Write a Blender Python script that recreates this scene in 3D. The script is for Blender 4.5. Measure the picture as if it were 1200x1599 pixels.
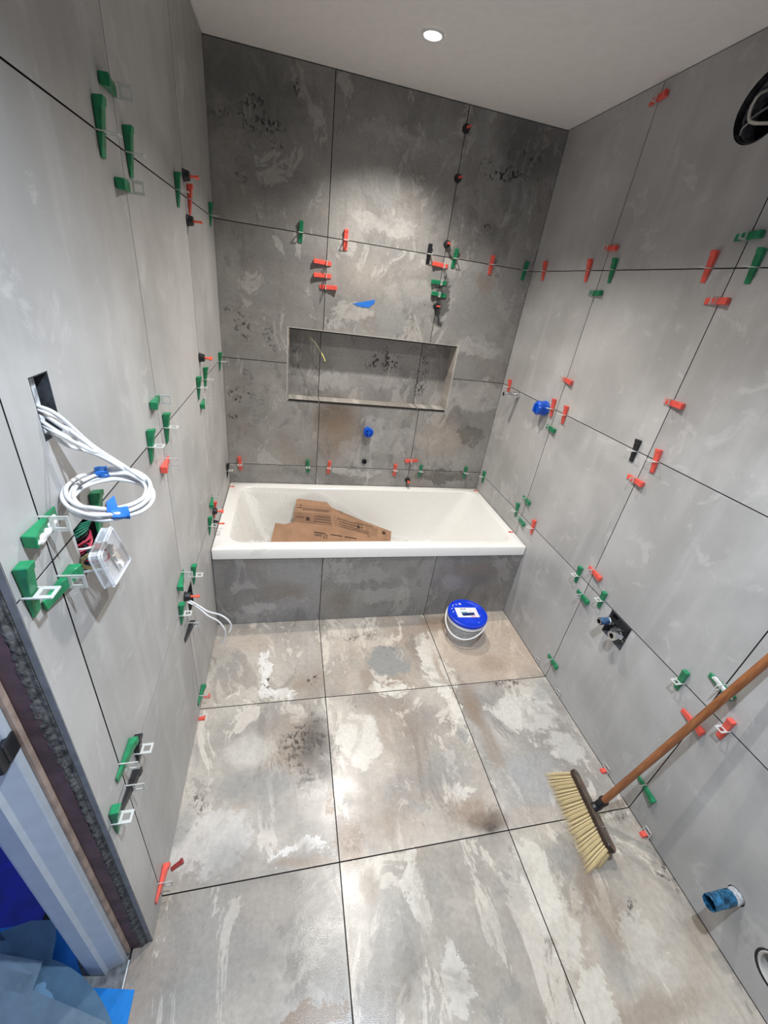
import bpy, bmesh, math, random
from mathutils import Vector, Matrix

random.seed(7)
for o in list(bpy.data.objects):
    bpy.data.objects.remove(o)
SC = bpy.context.scene
COL = SC.collection
W, H = 1.6254, 2.3776                     # room width and ceiling height (metres)
X1, X2 = 0.515, 1.115                     # tile joints across the room
YA, Y1, Y2, Y3, YF = -0.5885, -1.191, -1.7895, -2.388, -2.96
Z1, Z2, Z3 = 0.597, 1.195, 1.7925         # wall rows from the floor up
YD, YD2, DOORTOP = -1.883, -2.72, 2.06    # doorway in the left wall
GAP = 0.0032

# ------------------------------------------------------------------ camera
def cam_matrix(pitch, roll, yaw):
    return (Matrix.Rotation(math.radians(yaw), 3, 'Z') @ Matrix.Rotation(math.radians(pitch), 3, 'X')
            @ Matrix.Rotation(math.radians(roll), 3, 'Z'))
cd = bpy.data.cameras.new('camera')
cam = bpy.data.objects.new('camera', cd)
COL.objects.link(cam)
cd.sensor_fit = 'HORIZONTAL'; cd.sensor_width = 36.0
cd.lens = 633.8257 * 36.0 / 1200.0
cd.clip_start = 0.01
cam.matrix_world = Matrix.Translation((0.3393, -2.3637, 1.6089)) @ cam_matrix(61.4714, 8.1368, -15.3391).to_4x4()
SC.camera = cam

# ------------------------------------------------------------------ world, lights, exposure
wd = bpy.data.worlds.new('world'); SC.world = wd
wd.use_nodes = True
wd.node_tree.nodes['Background'].inputs[0].default_value = (0.45, 0.62, 1.0, 1)
wd.node_tree.nodes['Background'].inputs[1].default_value = 1.0
SC.view_settings.view_transform = 'Standard'
SC.view_settings.look = 'None'
SC.view_settings.gamma = 1.0
SC.view_settings.use_curve_mapping = False
SC.view_settings.exposure = 0.2
LAMP_POWER = 74.0
LAMPS = [((0.80, -0.44), (1.0, 0.955, 0.90), 0.88), ((0.795, -1.20), (1.0, 0.955, 0.90), 0.82), ((0.68, -2.08), (0.76, 0.87, 1.0), 1.65)]

FLOOR_MARKS = [
    (0.061, -0.96, 0.097, 0.127, (0.285, 0.285, 0.275), 0.35, 0.6, 's'),
    (0.437, -1.121, 0.097, 0.074, (0.275, 0.205, 0.15), 0.45, 0.7, 's'),
    (0.25, -1.014, 0.02, 0.124, (0.76, 0.74, 0.71), 0.7, 0.2, 'r'),
    (0.298, -1.152, 0.076, 0.026, (0.76, 0.74, 0.71), 0.6, 0.3, 'r'),
    (0.366, -1.163, 0.025, 0.029, (0.76, 0.74, 0.71), 0.6, 0.2, 'r'),
    (0.467, -1.096, 0.02, 0.035, (0.03, 0.028, 0.028), 0.9, 0.5, 'k'),
    (0.268, -1.086, 0.022, 0.048, (0.03, 0.028, 0.028), 0.8, 0.5, 'k'),
    (0.703, -0.918, 0.164, 0.125, (0.47, 0.395, 0.33), 0.25, 0.6, 's'),
    (0.836, -1.02, 0.11, 0.101, (0.285, 0.285, 0.275), 0.75, 0.25, 'r'),
    (1.059, -1.052, 0.056, 0.194, (0.66, 0.63, 0.57), 0.7, 0.15, 'r'),
    (0.816, -1.174, 0.108, 0.03, (0.66, 0.63, 0.57), 0.75, 0.15, 'r'),
    (1.097, -1.114, 0.026, 0.125, (0.275, 0.205, 0.15), 0.5, 0.6, 's'),
    (0.712, -0.853, 0.135, 0.035, (0.03, 0.028, 0.028), 0.6, 0.6, 'k'),
    (0.864, -0.953, 0.067, 0.033, (0.03, 0.028, 0.028), 0.4, 0.6, 'k'),
    (0.72, -1.114, 0.042, 0.088, (0.275, 0.205, 0.15), 0.35, 0.6, 's'),
    (1.394, -0.976, 0.328, 0.257, (0.47, 0.395, 0.33), 0.6, 0.5, 's'),
    (1.202, -0.782, 0.129, 0.049, (0.275, 0.205, 0.15), 0.6, 0.6, 's'),
    (1.382, -1.082, 0.091, 0.07, (0.275, 0.205, 0.15), 0.35, 0.7, 's'),
    (1.123, -1.117, 0.033, 0.092, (0.66, 0.63, 0.57), 0.5, 0.3, 'r'),
    (0.366, -1.38, 0.109, 0.156, (0.275, 0.205, 0.15), 0.55, 0.8, 's'),
    (0.459, -1.413, 0.079, 0.153, (0.075, 0.063, 0.052), 0.95, 0.8, 's'),
    (0.427, -1.401, 0.109, 0.169, (0.03, 0.028, 0.028), 0.8, 0.6, 'k'),
    (0.242, -1.525, 0.155, 0.056, (0.285, 0.285, 0.275), 0.55, 0.7, 's'),
    (0.114, -1.666, 0.118, 0.09, (0.76, 0.74, 0.71), 0.3, 0.4, 'r'),
    (0.039, -1.572, 0.037, 0.06, (0.03, 0.028, 0.028), 0.8, 0.6, 'k'),
    (0.21, -1.399, 0.104, 0.065, (0.66, 0.63, 0.57), 0.45, 0.5, 's'),
    (0.162, -1.741, 0.057, 0.066, (0.285, 0.285, 0.275), 0.4, 0.7, 's'),
    (0.395, -1.735, 0.101, 0.014, (0.76, 0.74, 0.71), 0.6, 0.3, 'r'),
    (0.414, -1.777, 0.087, 0.016, (0.275, 0.205, 0.15), 0.5, 0.6, 's'),
    (0.423, -1.517, 0.014, 0.009, (0.03, 0.028, 0.028), 0.9, 0.2, 's'),
    (0.499, -1.607, 0.011, 0.029, (0.275, 0.205, 0.15), 0.8, 0.1, 'r'),
    (0.312, -1.631, 0.093, 0.058, (0.285, 0.285, 0.275), 0.3, 0.7, 's'),
    (0.637, -1.409, 0.093, 0.115, (0.66, 0.63, 0.57), 0.6, 0.25, 'r'),
    (1.09, -1.338, 0.032, 0.144, (0.66, 0.63, 0.57), 0.75, 0.2, 'r'),
    (1.081, -1.441, 0.028, 0.038, (0.285, 0.285, 0.275), 0.6, 0.3, 'r'),
    (0.556, -1.736, 0.055, 0.071, (0.275, 0.205, 0.15), 0.95, 0.7, 's'),
    (0.557, -1.747, 0.034, 0.042, (0.03, 0.028, 0.028), 0.45, 0.6, 'k'),
    (1.063, -1.758, 0.075, 0.045, (0.075, 0.063, 0.052), 0.95, 0.6, 's'),
    (1.064, -1.739, 0.076, 0.05, (0.03, 0.028, 0.028), 0.6, 0.6, 'k'),
    (1.013, -1.711, 0.105, 0.067, (0.275, 0.205, 0.15), 0.5, 0.7, 's'),
    (0.971, -1.546, 0.088, 0.071, (0.285, 0.285, 0.275), 0.4, 0.7, 's'),
    (1.001, -1.645, 0.054, 0.021, (0.66, 0.63, 0.57), 0.6, 0.25, 'r'),
    (0.847, -1.413, 0.081, 0.134, (0.275, 0.205, 0.15), 0.25, 0.8, 's'),
    (0.757, -1.665, 0.116, 0.06, (0.285, 0.285, 0.275), 0.35, 0.6, 'r'),
    (0.699, -1.716, 0.133, 0.056, (0.47, 0.395, 0.33), 0.3, 0.7, 's'),
    (1.175, -1.3, 0.055, 0.113, (0.275, 0.205, 0.15), 0.65, 0.6, 's'),
    (1.297, -1.626, 0.133, 0.1, (0.38, 0.378, 0.37), 0.6, 0.7, 's'),
    (1.412, -1.365, 0.155, 0.097, (0.66, 0.63, 0.57), 0.45, 0.35, 'r'),
    (1.223, -1.756, 0.137, 0.042, (0.47, 0.395, 0.33), 0.5, 0.7, 's'),
    (1.391, -1.211, 0.073, 0.021, (0.03, 0.028, 0.028), 0.8, 0.5, 'k'),
    (1.485, -1.307, 0.039, 0.019, (0.03, 0.028, 0.028), 0.7, 0.5, 'k'),
    (1.568, -1.273, 0.08, 0.054, (0.285, 0.285, 0.275), 0.4, 0.6, 's'),
    (1.182, -1.481, 0.042, 0.131, (0.275, 0.205, 0.15), 0.4, 0.7, 's'),
    (1.503, -1.535, 0.076, 0.077, (0.66, 0.63, 0.57), 0.4, 0.35, 'r'),
    (0.185, -1.916, 0.185, 0.129, (0.38, 0.378, 0.37), 0.22, 0.8, 's'),
    (0.418, -2.093, 0.094, 0.027, (0.275, 0.205, 0.15), 0.7, 0.2, 'r'),
    (0.121, -2.009, 0.092, 0.044, (0.285, 0.285, 0.275), 0.3, 0.6, 's'),
    (1.245, -1.891, 0.068, 0.049, (0.285, 0.285, 0.275), 0.4, 0.5, 's'),
    (0.666, -1.956, 0.075, 0.08, (0.285, 0.285, 0.275), 0.3, 0.6, 's'),
    (1.056, -1.929, 0.063, 0.06, (0.285, 0.285, 0.275), 0.3, 0.6, 's'),
    (1.277, -2.14, 0.058, 0.068, (0.285, 0.285, 0.275), 0.35, 0.6, 's'),
    (0.803, -1.584, 0.147, 0.044, (0.285, 0.285, 0.275), 0.35, 0.7, 's'),
    (0.008, -1.615, 0.04, 0.075, (0.285, 0.285, 0.275), 0.5, 0.6, 's'),
    (0.165, -0.831, 0.123, 0.084, (0.47, 0.395, 0.33), 0.4, 0.7, 's'),
    (0.615, -1.104, 0.072, 0.105, (0.47, 0.395, 0.33), 0.4, 0.7, 's'),
    (0.301, -1.868, 0.108, 0.057, (0.47, 0.395, 0.33), 0.25, 0.8, 's'),
    (0.266, -2.004, 0.01, 0.009, (0.285, 0.285, 0.275), 0.6, 0.3, 'r'),
    (0.742, -1.895, 0.036, 0.098, (0.66, 0.63, 0.57), 0.6, 0.2, 'r'),
    (0.801, -2.107, 0.035, 0.076, (0.66, 0.63, 0.57), 0.55, 0.2, 'r'),
    (0.914, -2.149, 0.059, 0.027, (0.285, 0.285, 0.275), 0.4, 0.3, 'r'),
    (0.817, -1.923, 0.032, 0.072, (0.285, 0.285, 0.275), 0.35, 0.4, 'r'),
    (0.597, -1.857, 0.035, 0.052, (0.275, 0.205, 0.15), 0.4, 0.5, 's'),
    (0.966, -2.02, 0.078, 0.077, (0.3, 0.29, 0.28), 0.2, 0.6, 'r'),
    (1.145, -1.927, 0.065, 0.107, (0.66, 0.63, 0.57), 0.6, 0.25, 'r'),
    (1.163, -2.053, 0.052, 0.089, (0.66, 0.63, 0.57), 0.5, 0.25, 'r'),
    (1.171, -2.195, 0.065, 0.061, (0.66, 0.63, 0.57), 0.55, 0.2, 'r'),
    (1.315, -2.019, 0.064, 0.124, (0.275, 0.205, 0.15), 0.45, 0.7, 's'),
    (1.363, -2.24, 0.147, 0.033, (0.275, 0.205, 0.15), 0.4, 0.7, 's'),
    (1.416, -2.043, 0.039, 0.035, (0.03, 0.028, 0.028), 0.8, 0.6, 'k'),
    (1.58, -1.807, 0.041, 0.027, (0.03, 0.028, 0.028), 0.8, 0.5, 'k'),
    (1.609, -2.0, 0.046, 0.042, (0.03, 0.028, 0.028), 0.8, 0.6, 'k'),
    (1.348, -1.87, 0.028, 0.017, (0.03, 0.028, 0.028), 0.7, 0.5, 'k'),
    (1.386, -2.118, 0.061, 0.072, (0.66, 0.63, 0.57), 0.3, 0.4, 'r'),
]
BACK_MARKS = [
    (0.196, 2.254, 0.227, 0.154, (0.085, 0.085, 0.083), 0.5, 0.8, 's'),  # dark top-left tile: part staining, part light falloff painted into the colour
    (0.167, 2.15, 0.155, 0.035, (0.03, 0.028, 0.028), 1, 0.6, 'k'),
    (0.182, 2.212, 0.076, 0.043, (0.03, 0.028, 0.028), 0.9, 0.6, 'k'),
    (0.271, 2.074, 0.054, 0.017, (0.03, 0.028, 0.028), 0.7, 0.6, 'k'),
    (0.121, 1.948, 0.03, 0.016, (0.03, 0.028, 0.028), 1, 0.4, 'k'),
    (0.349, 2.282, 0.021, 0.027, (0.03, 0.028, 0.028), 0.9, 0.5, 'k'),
    (0.739, 2.219, 0.126, 0.03, (0.46, 0.445, 0.42), 0.22, 0.3, 'r'),
    (0.891, 2.201, 0.149, 0.039, (0.46, 0.445, 0.42), 0.25, 0.35, 'r'),
    (0.732, 2.037, 0.18, 0.065, (0.46, 0.445, 0.42), 0.25, 0.2, 'r'),
    (0.782, 2.009, 0.049, 0.062, (0.285, 0.285, 0.275), 0.5, 0.3, 'r'),
    (0.783, 1.879, 0.176, 0.036, (0.46, 0.445, 0.42), 0.4, 0.3, 'r'),
    (0.579, 2.07, 0.069, 0.067, (0.285, 0.285, 0.275), 0.35, 0.6, 's'),
    (1.018, 2.189, 0.092, 0.134, (0.285, 0.285, 0.275), 0.35, 0.5, 'r'),
    (1.438, 2.283, 0.195, 0.134, (0.085, 0.085, 0.083), 0.5, 0.7, 's'),  # darker patch in the top-right corner
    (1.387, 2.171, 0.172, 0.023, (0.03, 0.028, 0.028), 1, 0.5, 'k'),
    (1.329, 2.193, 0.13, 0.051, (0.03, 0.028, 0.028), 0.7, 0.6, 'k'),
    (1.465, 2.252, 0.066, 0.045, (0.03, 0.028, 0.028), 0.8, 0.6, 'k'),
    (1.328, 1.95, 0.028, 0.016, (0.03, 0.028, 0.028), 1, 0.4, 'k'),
    (1.197, 2.31, 0.046, 0.085, (0.285, 0.285, 0.275), 0.4, 0.5, 'r'),
    (0.11, 1.338, 0.044, 0.103, (0.03, 0.028, 0.028), 0.9, 0.6, 'k'),
    (0.236, 1.305, 0.032, 0.075, (0.03, 0.028, 0.028), 0.7, 0.6, 'k'),
    (0.038, 1.433, 0.03, 0.035, (0.03, 0.028, 0.028), 0.8, 0.6, 'k'),
    (0.07, 1.01, 0.073, 0.042, (0.03, 0.028, 0.028), 1, 0.5, 'k'),
    (0.041, 0.882, 0.041, 0.018, (0.03, 0.028, 0.028), 0.8, 0.5, 'k'),
    (0.127, 1.1, 0.033, 0.041, (0.03, 0.028, 0.028), 0.7, 0.6, 'k'),
    (0.654, 1.48, 0.101, 0.048, (0.46, 0.445, 0.42), 0.5, 0.25, 'r'),
    (0.563, 1.418, 0.047, 0.037, (0.46, 0.445, 0.42), 0.5, 0.3, 'r'),
    (0.878, 1.468, 0.092, 0.087, (0.285, 0.285, 0.275), 0.65, 0.4, 'r'),
    (0.711, 1.658, 0.164, 0.084, (0.47, 0.395, 0.33), 0.2, 0.8, 's'),
    (0.562, 1.433, 0.027, 0.031, (0.03, 0.028, 0.028), 0.7, 0.5, 'k'),
    (1.039, 1.549, 0.036, 0.031, (0.03, 0.028, 0.028), 0.5, 0.6, 'k'),
    (0.956, 1.615, 0.138, 0.059, (0.46, 0.445, 0.42), 0.3, 0.4, 'r'),
    (1.435, 1.627, 0.227, 0.246, (0.285, 0.285, 0.275), 0.5, 0.8, 's'),
    (1.403, 1.373, 0.158, 0.048, (0.46, 0.445, 0.42), 0.45, 0.35, 'r'),
    (1.14, 1.592, 0.05, 0.133, (0.085, 0.085, 0.083), 0.65, 0.5, 'r'),
    (1.374, 1.712, 0.051, 0.059, (0.275, 0.205, 0.15), 0.3, 0.6, 'r'),
    (0.614, 0.921, 0.12, 0.084, (0.075, 0.063, 0.052), 0.75, 0.7, 's'),
    (0.631, 0.836, 0.154, 0.159, (0.275, 0.205, 0.15), 0.6, 0.8, 's'),
    (1.006, 0.784, 0.19, 0.092, (0.46, 0.445, 0.42), 0.35, 0.35, 'r'),
    (0.766, 0.729, 0.12, 0.084, (0.46, 0.445, 0.42), 0.25, 0.4, 'r'),
    (1.496, 1.094, 0.187, 0.085, (0.46, 0.445, 0.42), 0.5, 0.3, 'r'),
    (1.302, 0.8, 0.174, 0.146, (0.47, 0.395, 0.33), 0.4, 0.7, 's'),
    (1.49, 0.853, 0.089, 0.068, (0.075, 0.063, 0.052), 0.35, 0.4, 'r'),
    (1.362, 1.206, 0.122, 0.11, (0.285, 0.285, 0.275), 0.4, 0.7, 's'),
    (0.782, 0.564, 0.183, 0.027, (0.54, 0.525, 0.5), 0.5, 0.3, 'r'),
    (1.353, 0.552, 0.229, 0.047, (0.075, 0.063, 0.052), 0.45, 0.4, 'r'),
    (0.997, 0.54, 0.069, 0.037, (0.03, 0.028, 0.028), 0.4, 0.6, 'k'),
    (0.885, 1.229, 0.126, 0.062, (0.03, 0.028, 0.028), 1, 0.5, 'k'),
    (1.135, 1.187, 0.035, 0.159, (0.03, 0.028, 0.028), 0.9, 0.5, 'k'),
    (0.368, 1.222, 0.034, 0.132, (0.03, 0.028, 0.028), 0.6, 0.6, 'k'),
    (0.601, 1.105, 0.123, 0.05, (0.46, 0.445, 0.42), 0.5, 0.25, 'r'),
    (0.898, 1.13, 0.152, 0.051, (0.46, 0.445, 0.42), 0.3, 0.35, 'r'),
    (0.956, 1.379, 0.051, 0.033, (0.03, 0.028, 0.028), 0.6, 0.6, 'k'),
]
WEDGES = [  # wall, direction, colour, position along wall, height, slide, thick end, label
    ('B', 'v', 'green', 0.3875, 1.7925, 0, 1, "dark green wedge across the back wall's upper joint, left of the left seam"),
    ('B', 'v', 'red', 0.6014, 1.7925, 0, 1, "red wedge across the back wall's upper joint, just right of the left seam"),
    ('B', 'h', 'red', 0.515, 1.6848, -0.02, -1, "topmost of three red wedges stacked on the back wall's left seam"),
    ('B', 'h', 'red', 0.515, 1.6303, -0.0172, -1, "middle one of three red wedges stacked on the back wall's left seam"),
    ('B', 'h', 'red', 0.515, 1.5808, 0.0143, 1, "lowest of three red wedges on the back wall's left seam, shifted to the right"),
    ('B', 'v', 'black', 1.0281, 1.7925, 0, 1, "black wedge across the back wall's upper joint beside the right seam"),
    ('B', 'h', 'red', 1.115, 1.7532, -0.0182, -1, "red wedge lying across the back wall's right seam just under the upper joint"),
    ('B', 'v', 'green', 1.1695, 1.7925, 0, 1, "green wedge across the back wall's upper joint, just right of the right seam"),
    ('B', 'h', 'green', 1.115, 1.6757, -0.0096, -1, "upper of two green wedges lying across the back wall's right seam"),
    ('B', 'h', 'green', 1.115, 1.62, 0.0015, -1, "lower of two green wedges lying across the back wall's right seam, above a leveller"),
    ('B', 'v', 'red', 1.3778, 1.7925, 0, 1, "dim red wedge on the back wall's upper joint, between the right seam and the corner"),
    ('B', 'v', 'green', 1.5776, 1.7925, 0, 1, "dark green wedge on the back wall's upper joint, close to the right corner"),
    ('B', 'v', 'red', 0.0637, 0.597, 0, 1, "red wedge on the back wall's lower joint above the tub, close to the left corner"),
    ('B', 'v', 'green', 0.4608, 0.597, 0, 1, "green wedge on the back wall's lower joint above the tub, left of the left seam"),
    ('B', 'v', 'red', 0.5911, 0.597, 0, 1, "red wedge on the back wall's lower joint above the tub, right of the left seam"),
    ('B', 'v', 'red', 1.0182, 0.597, 0, 1, "red wedge on the back wall's lower joint above the tub, left of the right seam"),
    ('B', 'h', 'red', 1.115, 0.6628, 0.0045, -1, "red wedge lying across the back wall's right seam, just above the tub"),
    ('B', 'v', 'green', 1.1927, 0.597, 0, 1, "green wedge on the back wall's lower joint above the tub, right of the right seam"),
    ('B', 'v', 'green', 1.5115, 0.597, 0, 1, "green wedge on the back wall's lower joint above the tub, close to the right corner"),
    ('R', 'v', 'red', -0.1313, 1.7925, 0, 1, "red wedge on the right wall's upper joint, closest to the back corner"),
    ('R', 'v', 'red', -0.4979, 1.7925, 0, 1, "red wedge on the right wall's upper joint, left of the far seam"),
    ('R', 'v', 'green', -0.6571, 1.7925, 0, 1, "green wedge on the right wall's upper joint, just right of the far seam"),
    ('R', 'v', 'red', -1.1055, 1.7925, 0, 1, "red wedge on the right wall's upper joint, between the far seam and the middle seam"),
    ('R', 'v', 'green', -1.2531, 1.7925, 0, 1, "green wedge on the right wall's upper joint, at the right edge of the picture"),
    ('R', 'h', 'red', -0.5885, 1.8714, -0.0127, -1, "red wedge lying across the right wall's far seam, just above the upper joint"),
    ('R', 'h', 'red', -0.5885, 2.3276, -0.0007, -1, "red wedge lying across the right wall's far seam, close under the ceiling"),
    ('R', 'h', 'green', -0.5885, 1.7059, -0.0104, -1, "green wedge lying across the right wall's far seam, just below the upper joint"),
    ('R', 'h', 'green', -1.191, 1.8719, -0.0005, -1, "green wedge lying across the right wall's middle seam, just above the upper joint"),
    ('R', 'h', 'red', -1.191, 1.7041, 0.0056, -1, "red wedge lying across the right wall's middle seam, just below the upper joint"),
    ('R', 'h', 'red', -1.191, 1.3921, -0.0103, -1, "red wedge lying across the right wall's middle seam, high above the black wedge"),
    ('R', 'h', 'red', -1.191, 1.0979, 0.0006, -1, "red wedge lying across the right wall's middle seam, just below the middle joint"),
    ('R', 'h', 'red', -0.5885, 1.3412, -0.0147, -1, "red wedge lying across the right wall's far seam, above the blue plug"),
    ('R', 'h', 'green', -0.5885, 1.1051, -0.0089, -1, "green wedge lying across the right wall's far seam, just below the blue plug"),
    ('R', 'v', 'red', -0.0909, 1.195, 0, 1, "red wedge on the right wall's middle joint, in the back corner above the chrome pipe"),
    ('R', 'v', 'red', -0.5619, 1.195, 0, 1, "red wedge on the right wall's middle joint, right beside the blue plug"),
    ('R', 'v', 'red', -0.6668, 1.195, 0, 1, "red wedge on the right wall's middle joint, second to the right of the blue plug"),
    ('R', 'v', 'black', -1.1327, 1.195, 0, 1, "black wedge on the right wall's middle joint"),
    ('R', 'v', 'red', -1.2356, 1.195, 0, 1, "red wedge on the right wall's middle joint, just right of the black wedge"),
    ('R', 'v', 'green', -0.0706, 0.597, 0, 1, "green wedge on the right wall's lower joint, in the back corner above the tub"),
    ('R', 'v', 'green', -0.5365, 0.597, 0, 1, "green wedge on the right wall's lower joint above the tub, left of the far seam"),
    ('R', 'h', 'green', -0.5885, 0.6955, -0.0033, -1, "green wedge lying across the right wall's far seam, just above the lower joint"),
    ('R', 'h', 'green', -0.5885, 0.5695, -0.0192, -1, "green wedge lying across the right wall's far seam, right at the tub rim"),
    ('R', 'v', 'red', -0.7199, 0.597, 0, 1, "red wedge on the right wall's lower joint, above the front corner of the tub"),
    ('R', 'v', 'green', -1.1244, 0.597, 0, 1, "green wedge on the right wall's lower joint, just left of the middle seam"),
    ('R', 'h', 'red', -1.191, 0.667, -0.0113, -1, "red wedge lying across the right wall's middle seam, just above the lower joint"),
    ('R', 'h', 'green', -1.191, 0.5311, -0.0058, -1, "green wedge lying across the right wall's middle seam, just below the lower joint"),
    ('R', 'v', 'green', -1.2891, 0.597, 0, 1, "green wedge on the right wall's lower joint, beside the recess with two pipes"),
    ('R', 'v', 'green', -1.6909, 0.597, 0, 1, "green wedge on the right wall's lower joint, standing alone left of the broom handle"),
    ('R', 'h', 'green', -1.7895, 0.693, 0.0037, -1, "mortar-smeared green wedge lying across the right wall's near seam, behind the broom handle"),
    ('R', 'h', 'red', -1.7895, 0.5187, 0.0062, -1, "red wedge lying across the right wall's near seam, partly behind the broom handle"),
    ('R', 'v', 'red', -1.8572, 0.597, 0, 1, "red wedge on the right wall's lower joint, right below the broom handle"),
    ('R', 'h', 'green', -1.7895, 0.147, -0.0097, -1, "green wedge lying across the right wall's near seam, low down by the broom head"),
    ('R', 'h', 'green', -1.191, 0.1171, -0.0053, -1, "green wedge lying across the right wall's middle seam, low down near the floor"),
    ('L', 'v', 'green', -0.1206, 1.195, 0, 1, "green wedge on the left wall's middle joint, in the back corner"),
    ('L', 'v', 'green', -0.1121, 1.7925, 0, 1, "dark green wedge on the left wall's upper joint, in the back corner"),
    ('L', 'h', 'green', -1.191, 1.8796, -0.0296, -1, "green wedge lying across the left wall's middle seam, topmost in the picture"),
    ('L', 'h', 'green', -1.191, 1.7305, -0.0265, -1, "pale green wedge lying across the left wall's middle seam, just below the upper joint"),
    ('L', 'v', 'green', -1.305, 1.7925, 0, 1, "green wedge on the left wall's upper joint, just left of the middle seam"),
    ('L', 'v', 'green', -1.152, 1.7925, 0, 1, "green wedge on the left wall's upper joint, just right of the middle seam"),
    ('L', 'v', 'green', -0.7139, 1.7925, 0, 1, "dark green wedge on the left wall's upper joint, beside two red-pinned levellers"),
    ('L', 'v', 'red', -0.5417, 1.7925, 0, 1, "red wedge on the left wall's upper joint, between two black levellers"),
    ('L', 'v', 'green', -0.6763, 1.195, 0, 1, "green wedge on the left wall's middle joint, just left of the far seam"),
    ('L', 'v', 'green', -0.5313, 1.195, 0, 1, "green wedge on the left wall's middle joint, just right of the far seam"),
    ('L', 'h', 'green', -0.5885, 1.1192, -0.03, -1, "small green wedge lying across the left wall's far seam, just below the middle joint"),
    ('L', 'h', 'green', -1.191, 1.2819, -0.0224, -1, "green wedge lying across the left wall's middle seam, just above the middle joint"),
    ('L', 'v', 'green', -1.1539, 1.195, 0, 1, "green wedge on the left wall's middle joint, just right of the middle seam"),
    ('L', 'v', 'green', -1.3051, 1.195, 0, 1, "green wedge on the left wall's middle joint, just left of the middle seam"),
    ('L', 'h', 'red', -1.191, 1.1031, -0.0159, -1, "red wedge lying across the left wall's middle seam, right above the cable coil"),
    ('L', 'v', 'green', -1.6395, 1.195, 0, 1, 'green wedge on the left wall behind the white cable coil'),
    ('L', 'h', 'green', -1.7895, 1.2598, -0.0075, -1, "mortar-smeared green wedge lying across the left wall's near seam, left of the wire box"),
    ('L', 'v', 'green', -1.8622, 1.195, 0, 1, "big green wedge on the left wall's middle joint, closest to the doorway"),
    ('L', 'h', 'green', -1.7895, 1.1551, -0.0101, 1, "bright green wedge lying across the left wall's near seam, just below the wire box"),
    ('L', 'v', 'black', -0.1044, 0.597, 0, 1, 'black wedge on the left wall in the back corner, just above the tub rim'),
    ('L', 'h', 'green', -0.5885, 0.6681, -0.0265, -1, "green wedge lying across the left wall's far seam, just above the tub"),
    ('L', 'v', 'red', -0.5705, 0.597, 0, 1, "small red wedge on the left wall's lower joint, above the tub rim"),
    ('L', 'v', 'green', -0.707, 0.597, 0, 1, "green wedge on the left wall's lower joint, beside two levellers"),
    ('L', 'v', 'green', -1.0622, 0.597, 0, 1, "green wedge on the left wall's lower joint, just below the tub's front corner"),
    ('L', 'h', 'green', -1.191, 0.6988, -0.025, -1, "green wedge lying across the left wall's middle seam, just above the lower cable hole"),
    ('L', 'v', 'green', -1.2651, 0.597, 0, 1, "green wedge on the left wall's lower joint, just left of the lower cable hole"),
    ('L', 'h', 'black', -1.191, 0.4715, -0.0276, 1, "black wedge lying across the left wall's middle seam, just below the lower cable hole"),
    ('L', 'h', 'green', -1.7895, 0.6546, 0.0162, 1, "green wedge lying across the left wall's near seam, between door frame and black wedges"),
    ('L', 'v', 'black', -1.7174, 0.597, 0, 1, "black wedge on the left wall's lower joint, upper of two near the door frame"),
    ('L', 'h', 'black', -1.7895, 0.571, -0.0022, 1, "black wedge lying across the left wall's near seam, lower of two near the door frame"),
    ('L', 'v', 'green', -1.8601, 0.597, 0, 1, "green wedge on the left wall's lower joint, closest to the door frame"),
    ('L', 'h', 'red', -1.7895, 0.0699, 0.005, 1, 'bright red wedge on the left wall, low down by the floor near the door frame'),
    ('L', 'h', 'green', -1.191, 0.072, 0.0121, 1, "green wedge on the left wall's middle seam, just above the floor"),
]
CAPS = [
    ('B', 1.115, 1.8481, 'red', "black leveller, pink pin, on the back wall's right seam just above the upper joint"),
    ('B', 1.115, 1.5646, 'red', "black leveller, pink pin, on the back wall's right seam under two green wedges"),
    ('B', 1.115, 2.1126, 'red', "black leveller, pink pin, on the back wall's right seam, second below the ceiling"),
    ('B', 1.115, 2.2921, 'red', "black leveller, pink pin, on the back wall's right seam, closest to the ceiling"),
    ('B', 1.115, 0.5255, 'red', 'black round leveller with orange pin on the back wall, right above the tub rim'),
    ('L', -0.5885, 1.8488, 'red', 'black round leveller with red pin on the left wall, just above the upper joint'),
    ('L', -0.5885, 1.7281, 'red', 'black round leveller with red pin on the left wall, just below the upper joint'),
    ('L', -0.5885, 1.2882, 'red', 'black round leveller with red pin on the left wall, just above the middle joint'),
    ('L', -0.5885, 0.6019, 'red', 'black leveller with red pin on the left wall, upper of two over the tub rim'),
    ('L', -0.5885, 0.5344, 'red', 'black leveller with red pin on the left wall, lower of two at the tub rim'),
    ('L', -1.191, 0.6047, 'red', 'black round leveller with orange pin on the left wall, beside the lower cable hole'),
]

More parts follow.
